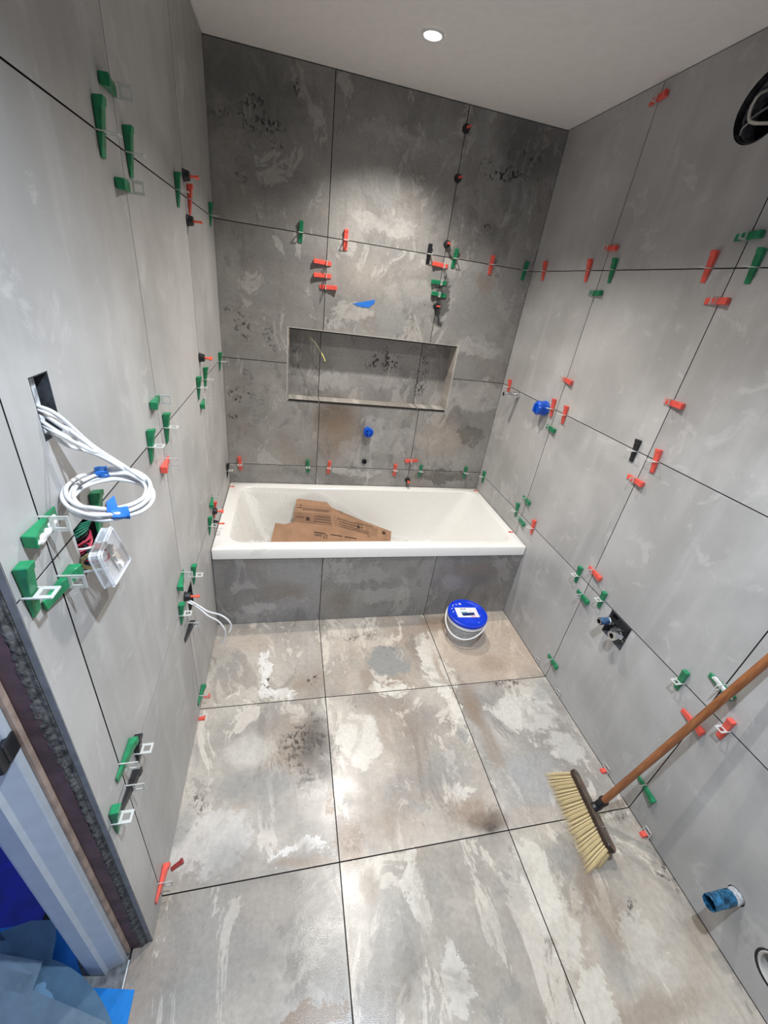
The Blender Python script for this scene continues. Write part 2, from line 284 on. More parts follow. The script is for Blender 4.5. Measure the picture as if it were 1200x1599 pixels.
# ------------------------------------------------------------------ node helpers
class NT:
    def __init__(self, name):
        self.m = bpy.data.materials.new(name); self.m.use_nodes = True
        self.t = self.m.node_tree; self.n = self.t.nodes; self.l = self.t.links
        self.b = self.n['Principled BSDF']
    def put(self, sock, v):
        if isinstance(v, bpy.types.NodeSocket): self.l.new(v, sock)
        elif isinstance(v, (tuple, list)) and len(v) == 3 and sock.type == 'RGBA': sock.default_value = (*v, 1)
        else: sock.default_value = v
    def math(self, op, a, b=0.0, c=None, clamp=False):
        n = self.n.new('ShaderNodeMath'); n.operation = op; n.use_clamp = clamp
        self.put(n.inputs[0], a); self.put(n.inputs[1], b)
        if c is not None: self.put(n.inputs[2], c)
        return n.outputs[0]
    def vmath(self, op, a, b=(0, 0, 0), s=None):
        n = self.n.new('ShaderNodeVectorMath'); n.operation = op
        self.put(n.inputs[0], a); self.put(n.inputs[1], b)
        if s is not None: n.inputs['Scale'].default_value = s
        return n.outputs['Value'] if op == 'LENGTH' else n.outputs[0]
    def mix(self, f, a, b, mode='MIX'):
        n = self.n.new('ShaderNodeMix'); n.data_type = 'RGBA'; n.blend_type = mode
        self.put(n.inputs[0], f); self.put(n.inputs[6], a); self.put(n.inputs[7], b)
        return n.outputs[2]
    def noise(self, vec, scale, detail=4, rough=0.5, dist=0.0, out='Fac'):
        n = self.n.new('ShaderNodeTexNoise')
        self.put(n.inputs['Vector'], vec); n.inputs['Scale'].default_value = scale
        n.inputs['Detail'].default_value = detail; n.inputs['Roughness'].default_value = rough
        n.inputs['Distortion'].default_value = dist
        return n.outputs[out]
    def rng(self, v, a, b, c=0.0, d=1.0, smooth=True):
        n = self.n.new('ShaderNodeMapRange'); n.interpolation_type = 'SMOOTHSTEP' if smooth else 'LINEAR'
        self.put(n.inputs[0], v)
        for i, x in enumerate((a, b, c, d)): n.inputs[i + 1].default_value = x
        return n.outputs[0]
    def mapping(self, vec, loc=(0, 0, 0), rot=(0, 0, 0), sc=(1, 1, 1), kind='POINT'):
        n = self.n.new('ShaderNodeMapping'); n.vector_type = kind
        self.put(n.inputs[0], vec)
        n.inputs[1].default_value = loc; n.inputs[2].default_value = rot; n.inputs[3].default_value = sc
        return n.outputs[0]
    def pos(self):
        return self.n.new('ShaderNodeNewGeometry').outputs['Position']
    def attr(self, name):
        n = self.n.new('ShaderNodeAttribute'); n.attribute_type = 'OBJECT'; n.attribute_name = name
        return n
    def bump(self, h, strength, dist):
        n = self.n.new('ShaderNodeBump'); n.inputs['Strength'].default_value = strength
        n.inputs['Distance'].default_value = dist
        self.put(n.inputs['Height'], h); self.l.new(n.outputs[0], self.b.inputs['Normal'])

def flat(name, col, rough=0.5, metal=0.0, spec=0.5, alpha=1.0, trans=0.0, var=0.08, scale=30, bump=0.0, bscale=200, ior=1.45):
    k = NT(name)
    tc = k.n.new('ShaderNodeTexCoord').outputs['Object']
    nz = k.noise(tc, scale, 2, 0.6)
    lo = tuple(c * (1 - var) for c in col); hi = tuple(min(1, c * (1 + var)) for c in col)
    k.put(k.b.inputs['Base Color'], k.mix(k.rng(nz, 0.3, 0.7), lo, hi))
    k.b.inputs['Roughness'].default_value = rough; k.b.inputs['Metallic'].default_value = metal
    k.b.inputs['Specular IOR Level'].default_value = spec; k.b.inputs['Alpha'].default_value = alpha
    k.b.inputs['Transmission Weight'].default_value = trans; k.b.inputs['IOR'].default_value = ior
    if bump: k.bump(k.noise(tc, bscale, 3, 0.6), bump, 0.002)
    return k.m

def concrete(name, axes, marks, pale, mid, warm, amount=1.0, rough=(0.3, 0.5), spark=0.25):
    """Weathered concrete-look porcelain: drifting greys, rusty clouds, ragged plaster patches, black scuffs."""
    k = NT(name)
    sep = k.n.new('ShaderNodeSeparateXYZ'); k.l.new(k.pos(), sep.inputs[0])
    cmb = k.n.new('ShaderNodeCombineXYZ')
    k.l.new(sep.outputs[axes[0]], cmb.inputs[0]); k.l.new(sep.outputs[axes[1]], cmb.inputs[1])
    uv = cmb.outputs[0]
    at = k.attr('toff')
    p = k.vmath('ADD', uv, at.outputs['Vector'])
    big = k.noise(p, 2.6, 5, 0.62, 0.4)
    mid2 = k.noise(p, 7.0, 6, 0.68, 0.6)
    col = k.mix(k.rng(big, 0.32, 0.68), mid, pale)
    w1 = k.noise(k.mapping(p, (3.1, 7.7, 1.0)), 2.1, 4, 0.6, 0.5)
    col = k.mix(k.math('MULTIPLY', k.rng(w1, 0.48, 0.72), 0.55 * amount), col, warm)
    streak = k.noise(k.mapping(p, (0, 0, 4), (0, 0, 0.12), (22, 3.2, 1)), 1.0, 4, 0.7, 0.3)
    col = k.mix(k.math('MULTIPLY', k.rng(streak, 0.52, 0.75), 0.22 * amount), col, tuple(c * 1.45 for c in mid))
    col = k.mix(k.math('MULTIPLY', k.rng(streak, 0.48, 0.28), 0.25 * amount), col, tuple(c * 0.6 for c in mid))
    rag = k.noise(k.mapping(p, (9.3, 2.2, 5), (0, 0, 0.15), (1.5, 0.75, 1)), 4.0, 8, 0.72, 0.9)
    col = k.mix(k.math('MULTIPLY', k.rng(rag, 0.555, 0.575), 0.6 * amount), col, tuple(min(.75, c * 1.35) for c in pale))
    rag2 = k.noise(k.mapping(p, (1.3, 8.2, 9), (0, 0, -0.1), (1.4, 0.7, 1)), 3.6, 7, 0.72, 0.9)
    col = k.mix(k.math('MULTIPLY', k.rng(rag2, 0.57, 0.60), 0.5 * amount), col, tuple(c * 0.75 for c in mid))
    fine = k.noise(p, 70, 3, 0.7)
    # placed stains and other tone patches
    dn = k.noise(uv, 11.0, 7, 0.74, 0.4, 'Color')
    dn = k.vmath('SUBTRACT', dn, (0.5, 0.5, 0.5))
    sharp = k.vmath('ADD', uv, k.vmath('SCALE', dn, s=0.20))
    sn = k.vmath('SUBTRACT', k.noise(uv, 5.0, 3, 0.6, 0.2, 'Color'), (0.5, 0.5, 0.5))
    soft = k.vmath('ADD', uv, k.vmath('SCALE', sn, s=0.11))
    speck = k.math('MULTIPLY', k.rng(k.noise(k.mapping(uv, (0, 0, 2), (0, 0, 0.3), (1, 0.7, 1)), 70, 4, 0.65, 0.6), 0.50, 0.56),
                   k.rng(k.noise(uv, 16, 2, 0.6), 0.43, 0.53))
    for cu, cv, ru, rv, c, s, so, kind in marks:
        v = sharp if kind == 'r' else soft
        d = k.vmath('LENGTH', k.mapping(v, (cu, cv, 0), (0, 0, 0), (ru, rv, 1), 'TEXTURE'))
        if kind == 'r': so = so * 0.5
        msk = k.rng(d, 1.0 + so * 0.5, 1.0 - so * 0.9)
        if kind == 'k': f = k.math('MULTIPLY', k.math('MULTIPLY', msk, speck), s)
        elif kind == 'r': f = k.math('MULTIPLY', k.math('MULTIPLY', msk, k.rng(mid2, 0.36, 0.50, 0.35, 1.0)), min(1.0, s * 1.35))
        else: f = k.math('MULTIPLY', k.math('MULTIPLY', msk, k.rng(mid2, 0.32, 0.55, 0.6, 1.0)), min(1.0, s * 1.3))
        col = k.mix(f, col, c)
    col = k.mix(1.0, col, k.mix(k.rng(fine, 0.3, 0.7), (0.92, 0.92, 0.92), (1.06, 1.06, 1.06)), 'MULTIPLY')
    sc2 = k.attr('shade')
    col = k.mix(1.0, col, sc2.outputs['Color'], 'MULTIPLY')
    k.put(k.b.inputs['Base Color'], col)
    k.put(k.b.inputs['Roughness'], k.rng(mid2, 0.3, 0.7, rough[0], rough[1]))
    k.b.inputs['Specular IOR Level'].default_value = 0.45
    k.bump(k.noise(uv, 420, 1, 0.5), 0.14 * spark, 0.0014)
    return k.m

def plain_wall(name, axes):
    """Plain grey concrete-look tile with faint cloudy bands, brush strokes and hairline marks."""
    k = NT(name)
    sep = k.n.new('ShaderNodeSeparateXYZ'); k.l.new(k.pos(), sep.inputs[0])
    cmb = k.n.new('ShaderNodeCombineXYZ')
    k.l.new(sep.outputs[axes[0]], cmb.inputs[0]); k.l.new(sep.outputs[axes[1]], cmb.inputs[1])
    p = k.vmath('ADD', cmb.outputs[0], k.attr('toff').outputs['Vector'])
    a = k.noise(p, 2.2, 6, 0.55, 0.3)
    b = k.noise(k.mapping(p, (0, 0, 0), (0, 0, 0.1), (14, 1.6, 1)), 1.0, 6, 0.65, 0.3)
    c = k.noise(p, 8, 6, 0.7, 0.8)
    col = k.mix(k.rng(a, 0.32, 0.68), (0.365, 0.355, 0.342), (0.505, 0.494, 0.476))
    col = k.mix(k.math('MULTIPLY', k.rng(b, 0.45, 0.75), 0.35), col, (0.58, 0.57, 0.555))
    col = k.mix(k.math('MULTIPLY', k.rng(b, 0.45, 0.25), 0.25), col, (0.37, 0.362, 0.352))
    col = k.mix(k.math('MULTIPLY', k.rng(c, 0.56, 0.66), 0.35), col, (0.64, 0.625, 0.60))
    col = k.mix(k.math('MULTIPLY', k.rng(c, 0.40, 0.30), 0.22), col, (0.33, 0.328, 0.32))
    k.put(k.b.inputs['Base Color'], col)
    k.put(k.b.inputs['Roughness'], k.rng(c, 0.3, 0.7, 0.42, 0.58))
    k.b.inputs['Specular IOR Level'].default_value = 0.4
    k.bump(k.noise(p, 500, 1, 0.5), 0.08, 0.001)
    return k.m

def clear(name, col, alpha, rough=0.12):
    k = NT(name)
    tc = k.n.new('ShaderNodeTexCoord').outputs['Object']
    nz = k.noise(tc, 9, 3, 0.6, 1.0)
    k.b.inputs['Base Color'].default_value = (*col, 1)
    k.b.inputs['Roughness'].default_value = rough
    k.put(k.b.inputs['Alpha'], k.rng(nz, 0.3, 0.7, alpha * 0.75, min(1, alpha * 1.35)))
    return k.m

M = {}
def near(marks, u0, u1, v0, v1):
    return [m for m in marks if m[0] + m[2] * 1.3 > u0 and m[0] - m[2] * 1.3 < u1 and m[1] + m[3] * 1.3 > v0 and m[1] - m[3] * 1.3 < v1]
def floor_mat(u0, u1, v0, v1):
    return concrete('floor_tile', (0, 1), near(FLOOR_MARKS, u0, u1, v0, v1), (0.53, 0.487, 0.43), (0.315, 0.29, 0.262), (0.34, 0.26, 0.20), 1.0, (0.15, 0.30), 1.0)
def back_mat(u0, u1, v0, v1):
    return concrete('back_tile', (0, 2), near(BACK_MARKS, u0, u1, v0, v1), (0.36, 0.347, 0.325), (0.22, 0.213, 0.203), (0.28, 0.24, 0.205), 0.9, (0.42, 0.6), 0.2)
M['back'] = back_mat(9, 9, 9, 9)
PANEL_MARKS = [(.20, .10, .10, .03, (.42, .41, .40), .5, .3, 'r'), (.33, .20, .12, .07, (.22, .19, .16), .6, .7, 's'), (.40, .13, .10, .05, (.30, .29, .28), .5, .3, 'r'), (.10, .33, .08, .06, (.20, .20, .20), .4, .7, 's'),
    (.72, .30, .16, .05, (.36, .35, .34), .45, .35, 'r'), (.85, .16, .18, .05, (.38, .37, .355), .45, .35, 'r'), (.62, .12, .08, .08, (.20, .175, .15), .5, .7, 's'), (.98, .32, .06, .06, (.19, .18, .17), .5, .7, 's'),
    (1.25, .22, .07, .06, (.36, .34, .32), .45, .3, 'r'), (1.40, .26, .08, .06, (.17, .165, .16), .6, .7, 's'), (1.33, .32, .2, .05, (.23, .195, .165), .5, .7, 's'), (1.5, .15, .08, .08, (.20, .18, .16), .4, .7, 's')]
M['panel'] = concrete('panel_tile', (0, 2), PANEL_MARKS, (0.29, 0.28, 0.268), (0.205, 0.20, 0.193), (0.235, 0.205, 0.175), 0.9, (0.42, 0.6), 0.2)
M['side'] = plain_wall('side_tile', (1, 2))
M['grout'] = flat('dark_grout', (0.02, 0.019, 0.018), 0.9)
M['bed'] = flat('adhesive_bed', (0.10, 0.098, 0.095), 0.95, var=0.3)
M['ceil'] = flat('ceiling_paint', (0.88, 0.85, 0.815), 0.85, var=0.02, bump=0.1, bscale=300)
M['plaster'] = flat('plaster', (0.42, 0.41, 0.40), 0.9)
M['edge'] = flat('tile_cut_edge', (0.62, 0.60, 0.56), 0.5)
M['acryl'] = flat('white_acrylic', (0.83, 0.81, 0.765), 0.16, var=0.01)
M['red'] = flat('red_plastic', (0.80, 0.105, 0.075), 0.38, var=0.12)
M['green'] = flat('green_plastic', (0.012, 0.21, 0.085), 0.35, var=0.25)
M['black'] = flat('black_plastic', (0.016, 0.017, 0.02), 0.4, var=0.2)
M['pin'] = flat('coral_pin_plastic', (0.9, 0.13, 0.075), 0.4, var=0.1)
M['clip'] = flat('milky_clip_plastic', (0.72, 0.73, 0.70), 0.35, var=0.05, alpha=0.6)
M['mortar'] = flat('white_mortar', (0.72, 0.72, 0.70), 0.95, var=0.15, bump=0.8, bscale=120)
M['white'] = flat('white_plastic', (0.80, 0.79, 0.77), 0.35, var=0.03)
M['cable'] = flat('white_cable_sheath', (0.74, 0.74, 0.75), 0.4, var=0.04)
M['chrome'] = flat('chrome', (0.75, 0.76, 0.78), 0.24, metal=1.0, var=0.1)
M['blue'] = flat('blue_plastic', (0.008, 0.10, 0.62), 0.3, var=0.2)
M['maroon'] = flat('dark_red_plastic', (0.30, 0.03, 0.03), 0.4, var=.3)
M['tape'] = flat('blue_tape', (0.02, 0.17, 0.62), 0.6, var=0.12)
M['lid'] = flat('blue_lid_plastic', (0.006, 0.045, 0.60), 0.3, var=0.1)
M['dark'] = flat('dark_void', (0.012, 0.012, 0.014), 0.9)
M['foil'] = flat('blue_foil', (0.025, 0.125, 0.24), 0.22, metal=0.2, var=0.7, scale=70, bump=0.9, bscale=90)

# ------------------------------------------------------------------ mesh helpers
def link(name, me, mat, parent=None):
    o = bpy.data.objects.new(name, me)
    COL.objects.link(o)
    if mat is not None and not me.materials: me.materials.append(mat)
    if parent is not None: o.parent = parent
    return o
def from_bm(name, bm, mat, parent=None, smooth=False, sharp=0.6):
    bmesh.ops.recalc_face_normals(bm, faces=bm.faces)
    me = bpy.data.meshes.new(name); bm.to_mesh(me); bm.free()
    if smooth:
        for p in me.polygons: p.use_smooth = True
        me.set_sharp_from_angle(angle=sharp)
    return link(name, me, mat, parent)
def empty(name, loc=(0, 0, 0), rot=None):
    o = bpy.data.objects.new(name, None); COL.objects.link(o)
    o.empty_display_size = 0.02
    if rot is not None: o.matrix_world = Matrix.Translation(loc) @ rot.to_4x4()
    else: o.location = loc
    return o
def tag(o, label, cat, group=None):
    o['label'] = label; o['category'] = cat
    if group: o['group'] = group
    return o
def struct(o):
    o['kind'] = 'structure'; return o
def bm_box(bm, lo, hi, bev=0.0, mat=None):
    r = bmesh.ops.create_cube(bm, size=1.0)
    vs = r['verts']
    for v in vs:
        v.co = Vector((lo[i] + (v.co[i] + 0.5) * (hi[i] - lo[i]) for i in range(3)))
        if mat is not None: v.co = mat @ v.co
    if bev:
        es = list({e for v in vs for e in v.link_edges})
        bmesh.ops.bevel(bm, geom=es, offset=bev, segments=2, affect='EDGES', profile=0.6)
def box(name, lo, hi, mat, parent=None, bev=0.0):
    bm = bmesh.new(); bm_box(bm, lo, hi, bev)
    return from_bm(name, bm, mat, parent)
def bm_tube(bm, pts, r, seg=8, caps=True, closed=False):
    pts = [Vector(p) for p in pts]; n = len(pts)
    rr = r if isinstance(r, (list, tuple)) else [r] * n
    rings = []; prev = None
    for i, p in enumerate(pts):
        if closed: t = pts[(i + 1) % n] - pts[i - 1]
        else: t = pts[min(i + 1, n - 1)] - pts[max(i - 1, 0)]
        t.normalize()
        if prev is None:
            a = t.orthogonal().normalized()
        else:
            a = (prev - t * prev.dot(t)).normalized()
        prev = a; b = t.cross(a)
        rings.append([bm.verts.new(p + (a * math.cos(2 * math.pi * k / seg) + b * math.sin(2 * math.pi * k / seg)) * rr[i]) for k in range(seg)])
    m = n if closed else n - 1
    for i in range(m):
        A, B_ = rings[i], rings[(i + 1) % n]
        for k in range(seg):
            bm.faces.new((A[k], A[(k + 1) % seg], B_[(k + 1) % seg], B_[k]))
    if caps and not closed:
        bm.faces.new(rings[0][::-1]); bm.faces.new(rings[-1])
def smooth_path(pts, sub=8, closed=False):
    P = [Vector(p) for p in pts]; n = len(P); out = []
    for i in range(n if closed else n - 1):
        if closed: a, b, c, d = P[i - 1], P[i], P[(i + 1) % n], P[(i + 2) % n]
        else: a, b, c, d = P[max(i - 1, 0)], P[i], P[i + 1], P[min(i + 2, n - 1)]
        for s in range(sub):
            t = s / sub
            out.append(0.5 * ((2 * b) + (c - a) * t + (2 * a - 5 * b + 4 * c - d) * t * t + (3 * b - a - 3 * c + d) * t ** 3))
    if not closed: out.append(P[-1])
    return out
def tube(name, pts, r, mat, parent=None, seg=8, sub=8, closed=False):
    bm = bmesh.new(); bm_tube(bm, smooth_path(pts, sub, closed) if sub else pts, r, seg, True, closed)
    return from_bm(name, bm, mat, parent, True, 1.0)
def bm_lathe(bm, prof, seg=32, mat4=None, cap0=False, cap1=False):
    rings = []
    for r, z in prof:
        ring = []
        for k in range(seg):
            a = 2 * math.pi * k / seg
            v = Vector((r * math.cos(a), r * math.sin(a), z))
            ring.append(bm.verts.new(mat4 @ v if mat4 else v))
        rings.append(ring)
    for A, B_ in zip(rings, rings[1:]):
        for k in range(seg):
            bm.faces.new((A[k], A[(k + 1) % seg], B_[(k + 1) % seg], B_[k]))
    if cap0: bm.faces.new(rings[0][::-1])
    if cap1: bm.faces.new(rings[-1])
def lathe(name, prof, mat, parent=None, seg=32, mat4=None, cap0=False, cap1=False):
    bm = bmesh.new(); bm_lathe(bm, prof, seg, mat4, cap0, cap1)
    return from_bm(name, bm, mat, parent, True, 0.7)
def bm_prism(bm, poly, off):
    off = Vector(off)
    a = [bm.verts.new(Vector(p)) for p in poly]; b = [bm.verts.new(Vector(p) + off) for p in poly]
    n = len(poly)
    bm.faces.new(a); bm.faces.new(b[::-1])
    for i in range(n): bm.faces.new((a[i], b[i], b[(i + 1) % n], a[(i + 1) % n]))
def prism(name, poly, off, mat, parent=None):
    bm = bmesh.new(); bm_prism(bm, poly, off)
    return from_bm(name, bm, mat, parent)

MAPS = {
    'B': lambda u, v, d: Vector((u, -d, v)),
    'L': lambda u, v, d: Vector((d, u, v)),
    'R': lambda u, v, d: Vector((W - d, u, v)),
    'F': lambda u, v, d: Vector((u, v, d)),
}
def plate_bm(mp, u0, u1, v0, v1, d0, d1, holes=(), circles=(), chamfer=0.0):
    """A slab in wall coordinates with rectangular and round cut-outs."""
    bm = bmesh.new(); f = MAPS[mp]
    hs = []
    for a, b, c, d in holes:
        a, b, c, d = max(a, u0), min(b, u1), max(c, v0), min(d, v1)
        if b - a > 1e-5 and d - c > 1e-5: hs.append((a, b, c, d))
    cs = [q for q in circles if u0 < q[0] - q[2] and q[0] + q[2] < u1 and v0 < q[1] - q[2] and q[1] + q[2] < v1]
    if not hs and not cs:
        c = chamfer
        lo = [bm.verts.new(f(u, v, d0)) for u, v in ((u0, v0), (u1, v0), (u1, v1), (u0, v1))]
        md = [bm.verts.new(f(u, v, d1 - c)) for u, v in ((u0, v0), (u1, v0), (u1, v1), (u0, v1))]
        rings = [lo, md]
        if c: rings.append([bm.verts.new(f(u, v, d1)) for u, v in ((u0 + c, v0 + c), (u1 - c, v0 + c), (u1 - c, v1 - c), (u0 + c, v1 - c))])
        for A, B_ in zip(rings, rings[1:]):
            for k in range(4): bm.faces.new((A[k], A[(k + 1) % 4], B_[(k + 1) % 4], B_[k]))
        bm.faces.new(lo[::-1]); bm.faces.new(rings[-1])
        return bm
    sq = [(a - r * 1.15, a + r * 1.15, b - r * 1.15, b + r * 1.15) for a, b, r in cs]
    us = sorted({u0, u1} | {x for h in hs + sq for x in (max(h[0], u0), min(h[1], u1))})
    vs = sorted({v0, v1} | {x for h in hs + sq for x in (max(h[2], v0), min(h[3], v1))})
    cache = {}
    def V(u, v, d):
        key = (round(u, 6), round(v, 6), round(d, 6))
        if key not in cache: cache[key] = bm.verts.new(f(u, v, d))
        return cache[key]
    edges = {}; done = set()
    def face(loop):
        bm.faces.new([V(u, v, d1) for u, v in loop]); bm.faces.new([V(u, v, d0) for u, v in loop][::-1])
        for i in range(len(loop)):
            a, b = loop[i], loop[(i + 1) % len(loop)]
            ka = tuple(round(x, 6) for x in a); kb = tuple(round(x, 6) for x in b)
            if (kb, ka) in edges: del edges[(kb, ka)]
            else: edges[(ka, kb)] = (a, b)
    for i in range(len(us) - 1):
        for j in range(len(vs) - 1):
            cu, cv = (us[i] + us[i + 1]) / 2, (vs[j] + vs[j + 1]) / 2
            if any(h[0] < cu < h[1] and h[2] < cv < h[3] for h in hs): continue
            hit = [q for q, s in zip(cs, sq) if s[0] < cu < s[1] and s[2] < cv < s[3]]
            if hit:
                a, b, r = hit[0]; q = r * 1.15; n = 32
                if hit[0] in done: continue
                done.add(hit[0])
                out = []; inn = []
                for k in range(n):
                    t = 2 * math.pi * (k / n) + math.pi / 4
                    c_, s_ = math.cos(t), math.sin(t); m_ = max(abs(c_), abs(s_))
                    out.append((a + q * c_ / m_, b + q * s_ / m_)); inn.append((a + r * c_, b + r * s_))
                for k in range(n):
                    face([out[k], out[(k + 1) % n], inn[(k + 1) % n], inn[k]])
                continue
            face([(us[i], vs[j]), (us[i + 1], vs[j]), (us[i + 1], vs[j + 1]), (us[i], vs[j + 1])])
    for a, b in edges.values():
        try: bm.faces.new((V(*a, d1), V(*b, d1), V(*b, d0), V(*a, d0)))
        except ValueError: pass
    bmesh.ops.remove_doubles(bm, verts=bm.verts, dist=1e-6)
    return bm

TR = random.Random(11)
def tile(mp, u0, u1, v0, v1, mat, parent, holes=(), circles=(), d1=0.0, th=0.011, shade=None, lift=True):
    bm = plate_bm(mp, u0, u1, v0, v1, d1 - th, d1 + (TR.uniform(-0.0003, 0.0003) if lift else 0), holes, circles, 0.0004)
    bm.normal_update()
    nw = (MAPS[mp](0, 0, 1) - MAPS[mp](0, 0, 0)).normalized()
    bmesh.ops.recalc_face_normals(bm, faces=bm.faces)
    for f in bm.faces:
        if abs(f.normal.dot(nw)) < 0.3: f.material_index = 1
    o = from_bm('tile', bm, mat, parent)
    o.data.materials.append(M['grout'])
    o['toff'] = (TR.uniform(0, 40), TR.uniform(0, 40), TR.uniform(0, 40))
    s = TR.uniform(0.95, 1.05) if shade is None else shade
    o['shade'] = (s, s, s) if not isinstance(s, tuple) else s
    return o

# ------------------------------------------------------------------ room shell
def cells(edges):
    g = GAP / 2
    return [(a + g, b - g) for a, b in zip(edges, edges[1:])]

floor = struct(box('floor', (-0.30, YF, -0.12), (W + 0.02, 0.0, -0.009), M['grout']))
FX = [0.0 - GAP, X1, X2, W + 0.001]
WARM = {(0, 0): (1.02, 1.0, .98), (1, 0): (1.05, 1.02, .98), (2, 0): (1.06, 1.0, .94), (0, 1): (1.02, 1.01, 1.0), (1, 1): (1.06, 1.03, 1.0),
        (2, 1): (.98, .98, .98), (0, 2): (.95, .945, .925), (1, 2): (1.0, .985, .95), (2, 2): (1.0, .975, .93)}
FY = [-0.700, Y1, Y2, Y3, YF]
for j, (b, a) in enumerate(zip(FY, FY[1:])):
    for i, (u0, u1) in enumerate(cells(FX)):
        if i == 0 and j >= 2: u0 = -0.046
        tile('F', u0, u1, a + GAP / 2, b - GAP / 2, floor_mat(u0, u1, a, b), floor, d1=0.0, th=0.009, shade=WARM.get((i, j), 1.0), lift=False)

NX0, NX1, NZ0, NZ1, ND = 0.332, 1.288, 1.001, 1.375, 0.095
niche_hole = [(NX0, NX1, NZ0, NZ1)]
PLUG_B = (0.810, 0.847, 0.0225)
bm = plate_bm('B', -0.15, W + 0.15, 0.0, H + 0.1, -0.16, -0.0105, niche_hole)
back = struct(from_bm('wall_back', bm, M['grout']))
for (v0, v1) in cells([0.0, Z1, Z2, Z3, H - 0.002]):
    for (u0, u1) in cells([0.0 - 0.001, X1, X2, W + 0.001]):
        tile('B', u0, u1, v0, v1, back_mat(u0, u1, v0, v1), back, niche_hole, [PLUG_B, (0.811, 0.645, 0.0125)])
for (u0, u1) in cells([NX0 + .006, X1 - 0.004, X2 - 0.012, NX1 - .006]):     # niche lining
    tile('B', u0, u1, NZ0, NZ1, back_mat(u0, u1, NZ0, NZ1), back, d1=-ND, shade=(.98, .98, 1.0))
    s = tile('F', u0, u1, -0.002, ND, M['back'], back, d1=NZ0 + 0.004, th=0.012, shade=(1.12, 1.10, 1.06), lift=False)
tile('F', NX0 + .008, NX1 - .008, 0.0, ND, M['back'], back, d1=NZ1, th=0.008, lift=False)
box('niche_backing', (NX0 - .02, ND + 0.012, NZ0 - .02), (NX1 + .02, 0.20, NZ1 + .02), M['grout'], back)
for sx in (NX0, NX1 - 0.008):
    bm = bmesh.new(); bm_box(bm, (sx, -0.0, NZ0), (sx + 0.008, ND, NZ1))
    o = from_bm('tile', bm, M['back'], back); o['toff'] = (3.0, 5.0, 1.0); o['shade'] = (1.05, 1.0, .95)
bm = bmesh.new()                                                        # pale mitred rim of the niche
t = 0.003
for lo, hi in (((NX0 - t, -0.0012, NZ0 - t), (NX1 + t, 0.002, NZ0)), ((NX0 - t, -0.0012, NZ1), (NX1 + t, 0.002, NZ1 + t * .6)),
               ((NX0 - t, -0.0012, NZ0), (NX0, 0.002, NZ1)), ((NX1, -0.0012, NZ0), (NX1 + t, 0.002, NZ1))):
    bm_box(bm, lo, hi)
from_bm('niche_edge', bm, M['edge'], back)

SIDE_Y = [YF, Y3, Y2, Y1, YA, 0.0]
CAB = (-1.722, -1.672, 1.357, 1.446)          # cable opening
JBX = (-1.718, -1.622, 1.112, 1.204)          # wire box opening
LOW = (-1.163, -1.088, 0.494, 0.592)          # lower cable hole
lh = [CAB, JBX, LOW]
bm = plate_bm('L', YD, 0.15, 0.0, H + 0.1, -0.15, -0.0105, lh)
left = struct(from_bm('wall_left', bm, M['grout']))
bm = bmesh.new()
bm_box(bm, (-0.15, YF, 0), (-0.0105, YD2, H + 0.1)); bm_box(bm, (-0.15, YD2, DOORTOP), (-0.0105, YD, H + 0.1))
from_bm('wall_return', bm, M['bed'], left)
bm = bmesh.new(); bm_box(bm, (-0.17, YD, 0), (-0.1505, 0.15, H + 0.1)); from_bm('wall_backing', bm, M['plaster'], left)
rows = cells([0.0 + 0.001, Z1, Z2, Z3, H - 0.002])
for (v0, v1) in rows:
    for (u0, u1) in cells([YD - GAP / 2, Y2, Y1, YA, -0.0005]):
        tile('L', u0, u1, v0, v1, M['side'], left, lh)
    tile('L', YF, YD2, v0, v1, M['side'], left)
tile('L', Y3 + GAP, YD - GAP, DOORTOP, H - .002, M['side'], left)
tile('L', YD2 + GAP, Y3, DOORTOP, H - .002, M['side'], left)

REC = (-1.459, -1.347, 0.483, 0.5955)
FAN = (-1.055, 2.19, 0.087)
DRN = (-2.266, 0.145, 0.056)
BPI = (-2.115, 0.199, 0.024)
CHR = (-0.2135, 1.176, 0.0135)
rh = [REC, (FAN[0] - .085, FAN[0] + .085, FAN[1] - .085, FAN[1] + .085), (DRN[0] - .06, DRN[0] + .06, DRN[1] - .06, DRN[1] + .06)]
bm = plate_bm('R', YF, 0.15, 0.0, H + 0.1, -0.15, -0.0105, rh)
right = struct(from_bm('wall_right', bm, M['grout']))
bm = bmesh.new(); bm_box(bm, (W + 0.1505, YF, 0), (W + 0.17, 0.15, H + 0.1)); from_bm('wall_backing', bm, M['dark'], right)
for (v0, v1) in rows:
    for (u0, u1) in cells(SIDE_Y[:-1] + [-0.0005]):
        tile('R', u0, u1, v0, v1, M['side'], right, [REC], [FAN, DRN, BPI])

front = struct(box('wall_front', (-0.15, YF - 0.15, -0.1), (W + 0.15, YF, H + 0.1), M['plaster']))
LX, LY = LAMPS[0][0]
bm = plate_bm('F', -0.15, W + 0.15, YF - 0.15, 0.15, H, H + 0.12)
ceil = struct(from_bm('ceiling', bm, M['ceil']))

